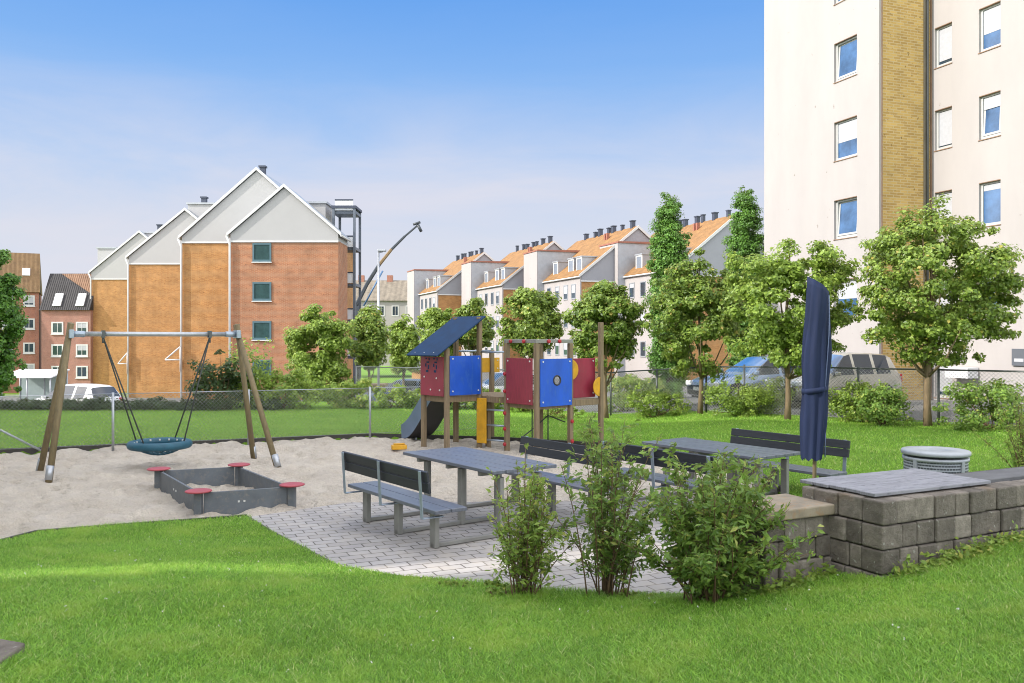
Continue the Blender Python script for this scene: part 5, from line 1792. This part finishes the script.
# ------------------------------------------------------------------ vehicles
def make_car(label, loc, rz, paint, Lc=4.2, Wc=1.74, Hc=1.46, wagon=False, group=None):
    """local x points forward, wheels on z = 0"""
    t = thing('parked_car', label, 'car', loc, rz, group)
    hw = Wc / 2
    # stations: x, hood/roof height, half width at belt, half width at top, belt height, bottom height
    h = Hc
    f = Lc / 4.2
    if wagon:
        S = [(2.1, .60, .70, .66, .56, .30), (2.02, .74, .80, .74, .66, .24), (1.75, .86, .86, .76, .78, .22), (1.05, .97, .87, .78, .90, .2), (.80, 1.02, .87, .76, .92, .2),
             (.20, h - .05, .87, .64, .94, .2), (-.05, h, .87, .62, .94, .2), (-.15, h + .005, .87, .62, .94, .2), (-.85, h + .0, .87, .62, .95, .2), (-.97, h - .005, .87, .62, .95, .2), (-1.55, h - .04, .86, .61, .96, .22), (-1.75, h - .1, .85, .60, .96, .24), (-2.02, 1.0, .82, .70, .94, .28), (-2.1, .80, .76, .70, .74, .34)]
        win = {4: 'windshield', 6: None, 7: 'side', 8: None, 9: 'side', 10: None, 11: 'rear'}
        sidewin = (5, 7, 9)
    else:
        S = [(2.1, .56, .68, .64, .52, .30), (2.02, .68, .78, .72, .62, .24), (1.75, .79, .85, .74, .73, .22), (1.05, .91, .86, .76, .85, .2), (.75, .96, .86, .74, .88, .2),
             (.02, h - .04, .86, .60, .91, .2), (-.22, h, .86, .58, .92, .2), (-.32, h, .86, .58, .92, .2), (-.95, h - .02, .86, .58, .94, .2), (-1.07, h - .03, .86, .58, .94, .2), (-1.45, h - .09, .85, .57, .96, .22), (-1.6, h - .15, .84, .56, .96, .24), (-1.98, .98, .80, .66, .92, .28), (-2.1, .76, .74, .68, .70, .34)]
        sidewin = (5, 7, 9)
    rings = []
    for (x, zt, wb, wt, zb, z0) in S:
        x *= f
        k = Wc / 1.74
        wb *= k; wt *= k
        half = [(wb * .9, z0), (wb * .985, z0 + .1), (wb, (z0 + zb) / 2 + .05), (wb * .975, zb), (wt, max(zt - .035, zb + .004)), (wt * .82, zt), (0, zt + .018)]
        ring = [(x, y, z) for y, z in half] + [(x, -y, z) for y, z in reversed(half[:-1])]
        rings.append(ring)
    n = len(rings[0])
    body, wins = MB(), {}
    vs = [p for r in rings for p in r]
    fb = []
    gl = []
    shield = []
    for i in range(len(rings) - 1):
        for k in range(n - 1):
            q = (i * n + k, i * n + k + 1, (i + 1) * n + k + 1, (i + 1) * n + k)
            side = k in (3, n - 5)
            topf = k in (4, 5, n - 7, n - 6)
            if side and i in sidewin: gl.append(q)
            elif topf and i == 4: shield.append(q)
            elif topf and i == 11: shield.append(q)
            elif side and i in (4,): gl.append(q)
            else: fb.append(q)
        fb.append((i * n + n - 1, i * n, (i + 1) * n, (i + 1) * n + n - 1))
    fb.append(tuple(range(n))); fb.append(tuple(reversed(range((len(rings) - 1) * n, len(rings) * n))))
    body.add(vs, fb, True); body.build('body', M[paint], t)
    def pick(faces, name, smooth):
        u = sorted({i for q in faces for i in q}); ix = {v_: k_ for k_, v_ in enumerate(u)}
        a = MB(); a.add([vs[i] for i in u], [tuple(ix[i] for i in q) for q in faces], smooth); a.build(name, M['windscreen' if name == 'windshield' else 'carglass'], t)
    for s_ in (0, 1):
        pick([q for q in gl if (q[0] % n == 3) == (s_ == 0)], 'side_windows', False)
    pick([q for q in shield if q[0] // n == 4], 'windshield', True)
    pick([q for q in shield if q[0] // n == 11], 'rear_window', True)
    for sx in (1.32 * f, -1.28 * f):
        for sy in (-1, 1):
            w = MB()
            prof = [(.18, -.09), (.28, -.1), (.315, -.07), (.315, .07), (.28, .1), (.18, .09)]
            w.lathe(prof, n=24)
            w.v = [(sx + x, sy * (hw - .085) + z, .315 + y) for x, y, z in w.v]
            wo = w.build('wheel', M['tyre'], t)
            w = MB(); w.lathe([(.0, .0), (.05, .02), (.19, .0), (.2, -.02)], n=20, cap=False)
            w.v = [(sx + x, sy * (hw + .012 + z), .315 + y) for x, y, z in w.v]
            w.build('rim', M['rim'], wo)
            w = MB(); w.lathe([(.315, 0), (.37, .0)], n=24, cap=False)
            w.v = [(sx + x, sy * (hw - .006), .315 + max(y, -.1)) for x, y, z in w.v]
            w.build('wheel_arch', M['plastic'], t)
    hz = .60 if not wagon else .68
    for sy in (-1, 1):
        w = MB(); w.box((2.0 * f, sy * (hw - .24), hz + .02), (.2, .34, .15)); w.build('headlight', M['lamp'], t, .04, 2)
        w = MB(); w.box((-2.0 * f, sy * (hw - .17), .82), (.16, .22, .26)); w.build('tail_light', M['redlamp'], t, .03, 2)
        w = MB(); w.box((.70 * f, sy * (hw + .07), .98), (.1, .18, .12)); w.build('mirror', M[paint], t, .03, 2)
    w = MB(); w.box((2.08 * f, 0, .36), (.12, Wc * .72, .16)); w.build('grille', M['plastic'], t, .02)
    w = MB(); w.box((2.145 * f, 0, .47), (.012, .5, .11)); w.build('number_plate', M['white'], t)
    w = MB(); w.lim(-1.9 * f, 1.9 * f, -hw * .86, hw * .86, .17, .24); w.build('underbody', M['plastic'], t)
    return t


rc_ = math.atan2(-eN.y, -eN.x)          # nose towards the courtyard
g = 'cars parked nose in behind the street fence'
def carpos(px, Y, back):
    p0 = Vector((Xp(px, Y), Y, 0)) + eN * back
    return (p0.x, p0.y, tzf(p0.x, p0.y) + .01)
make_car('silver-blue hatchback parked nose in behind the fence, left of the parasol', carpos(699, 26.2, 2.1), rc_, 'car_blue', 4.2, 1.74, 1.44, False, g)
make_car('silver-beige estate car half hidden behind the closed blue parasol', carpos(779, 25.0, 1.95), rc_, 'car_silver', 3.75, 1.7, 1.56, True, g)
q = Vector((Xp(74, 37.5), 37.5, 0))
make_car('white hatchback parked far left below the orange brick houses', (q.x, q.y, tzf(q.x, q.y) + .01), math.radians(157), 'car_white', 4.1, 1.74, 1.52, True)
q = Vector((Xp(400, 39), 39, 0))
make_car('dark blue car glimpsed between the shrubs left of the slide', (q.x, q.y, tzf(q.x, q.y) + .01), math.radians(170), 'car_dark', 4.2, 1.74, 1.45)
q = Vector((Xp(500, 38), 38, 0))
make_car('white car glimpsed through the gap in the play structure', (q.x, q.y, tzf(q.x, q.y) + .01), math.radians(200), 'car_white', 4.2, 1.74, 1.46)

# bike shelter, crane, lamp post
Y = 48
t = thing('bike_shelter', 'glass bike shelter with a pale flat roof, behind the white hatchback', 'shelter', (Xp(30, Y), Y, tzf(Xp(30, Y), Y)), 0)
zr = V(0, 371.5, Y).z - t.location.z
mb = MB(); mb.prism([(-1.5, -.4, zr - .35), (1.4, -.4, zr - .35), (1.4, 1.6, zr), (-1.5, 1.6, zr)], (0, 0, .07)); mb.build('roof', M['whitemetal'], t)
for x in (-1.4, 0, 1.3):
    for y in (-.3, 1.5):
        mb = MB(); mb.tube([(x, y, 0), (x, y, zr - .35 + (y + .4) * .175)], .04, 8); mb.build('column', M['zinc_and_shade'], t)
mb = MB(); mb.lim(-1.38, -.02, 1.49, 1.5, .2, zr - .2); mb.lim(.02, 1.28, 1.49, 1.5, .2, zr - .2); mb.build('glass_wall', pm('milky glass', (.35, .42, .42), .2, .1, 2, spec=.7), t)

Y = 90
CZ = tzf(Xp(353, Y), Y)
t = thing('mobile_crane', 'mobile crane with a long raised telescopic boom behind the trees', 'crane', (Xp(353, Y), Y, CZ), 0)
o0 = Vector((Xp(353, Y), Y, CZ))
a = V(353, 310, Y) - o0; b_ = V(419, 227, Y) - o0
pts = [(355, 308), (367, 284), (379, 265), (391, 250), (404, 237), (418, 225)]
seg = [V(x, y, Y) - o0 for x, y in pts]
for i, (nm, mt, r) in enumerate((('boom_base', 'craneblk', .22), ('boom_section', 'craneblk', .21), ('boom_section', 'craneyel', .18), ('boom_section', 'craneblk', .15), ('boom_tip', 'craneblk', .11))):
    mb = MB(); mb.tube([seg[i], seg[i + 1] + (seg[i + 1] - seg[i]) * .06], [r, r * .9], 6, smooth=False); mb.build(nm, M[mt], t)
mb = MB(); mb.tube([seg[5], seg[5] + Vector((.35, 0, -.7))], .16, 6); mb.tube([seg[5] + Vector((-.5, 0, .05)), seg[5] + Vector((.25, 0, .3))], .14, 6); mb.build('boom_head', M['craneblk'], t)
mb = MB(); mb.tube([seg[0] + Vector((.9, 0, .2)), seg[2] + Vector((.4, 0, -.6))], .09, 8); mb.build('lift_cylinder', M['craneblu'], t)
mb = MB(); mb.tube([Vector((.1, 0, 0)), seg[0] + Vector((0, 0, .2))], [.7, .45], 8); mb.build('column', M['craneblk'], t)
mb = MB(); mb.lim(-3.5, 3.5, -1.2, 1.2, .5, 1.3); mb.build('truck_bed', M['craneyel'], t, .1)
for x in (-2.6, -1.2, 2.5):
    for s in (-1, 1):
        mb = MB(); mb.lathe([(.2, -.15), (.5, -.15), (.5, .15), (.2, .15)], n=20); mb.v = [(x + p0, s * 1.1 + r0, .5 + q0) for p0, q0, r0 in mb.v]; mb.build('wheel', M['tyre'], t)
Y = 62
t = thing('street_lamp', 'slim grey street lamp in front of the crane boom', 'street lamp', (Xp(378.5, Y), Y, BZ), 0)
top = V(378.5, 252, Y).z - BZ
mb = MB(); mb.tube([(0, 0, -2), (0, 0, top)], [.09, .07], 10); mb.build('post', M['steel'], t)
mb = MB(); mb.tube([(0, 0, top - .03), (.3, 0, top + .02)], .05, 8); mb.build('arm', M['steel'], t)
mb = MB(); mb.lim(-.05, .55, -.16, .16, top + .03, top + .2); mb.build('lamp_head', M['zinc_and_shade'], t, .04, 2)

# tidy label that was drafted above
for o in bpy.data.objects:
    if o.get('label', '').startswith('pale round tree left of the closed parasol'):
        o['label'] = 'yellow-green round tree directly left of the closed parasol'

q = Vector((-2.98, 4.86, 0)); q.z = tzf(q.x, q.y)
t = thing('stepping_stone', 'dark flat stone sunk in the lawn at the lower left corner', 'stone', q, .2)
mb = MB(); mb.prism([(-.28, -.2, -.05), (.14, -.22, -.05), (.18, .1, -.05), (.02, .2, -.05), (-.28, .18, -.05)], (0, 0, .095)); mb.build('stone_body', M['stone'], t, .015, 2)

P = []
X_ = rng.uniform(-4.5, 4.5, 110); Y_ = rng.uniform(4.8, 11, 110)
ok = avoid_near(X_, Y_)
X_, Y_ = X_[ok], Y_[ok]
c_ = np.stack([X_, Y_, tz(X_, Y_) + .05], 1)
P = np.repeat(c_, 4, 0) + rng.normal(size=(len(c_) * 4, 3)) * .004
o = leaves('clover_flowers', P, rng.normal(size=P.shape), np.full(len(P), .011), pm('white clover', (.7, .7, .64), .8, .1, 5), None, .9)
tag(o, 'small white clover flowers scattered in the front lawn', 'flowers', kind='stuff')
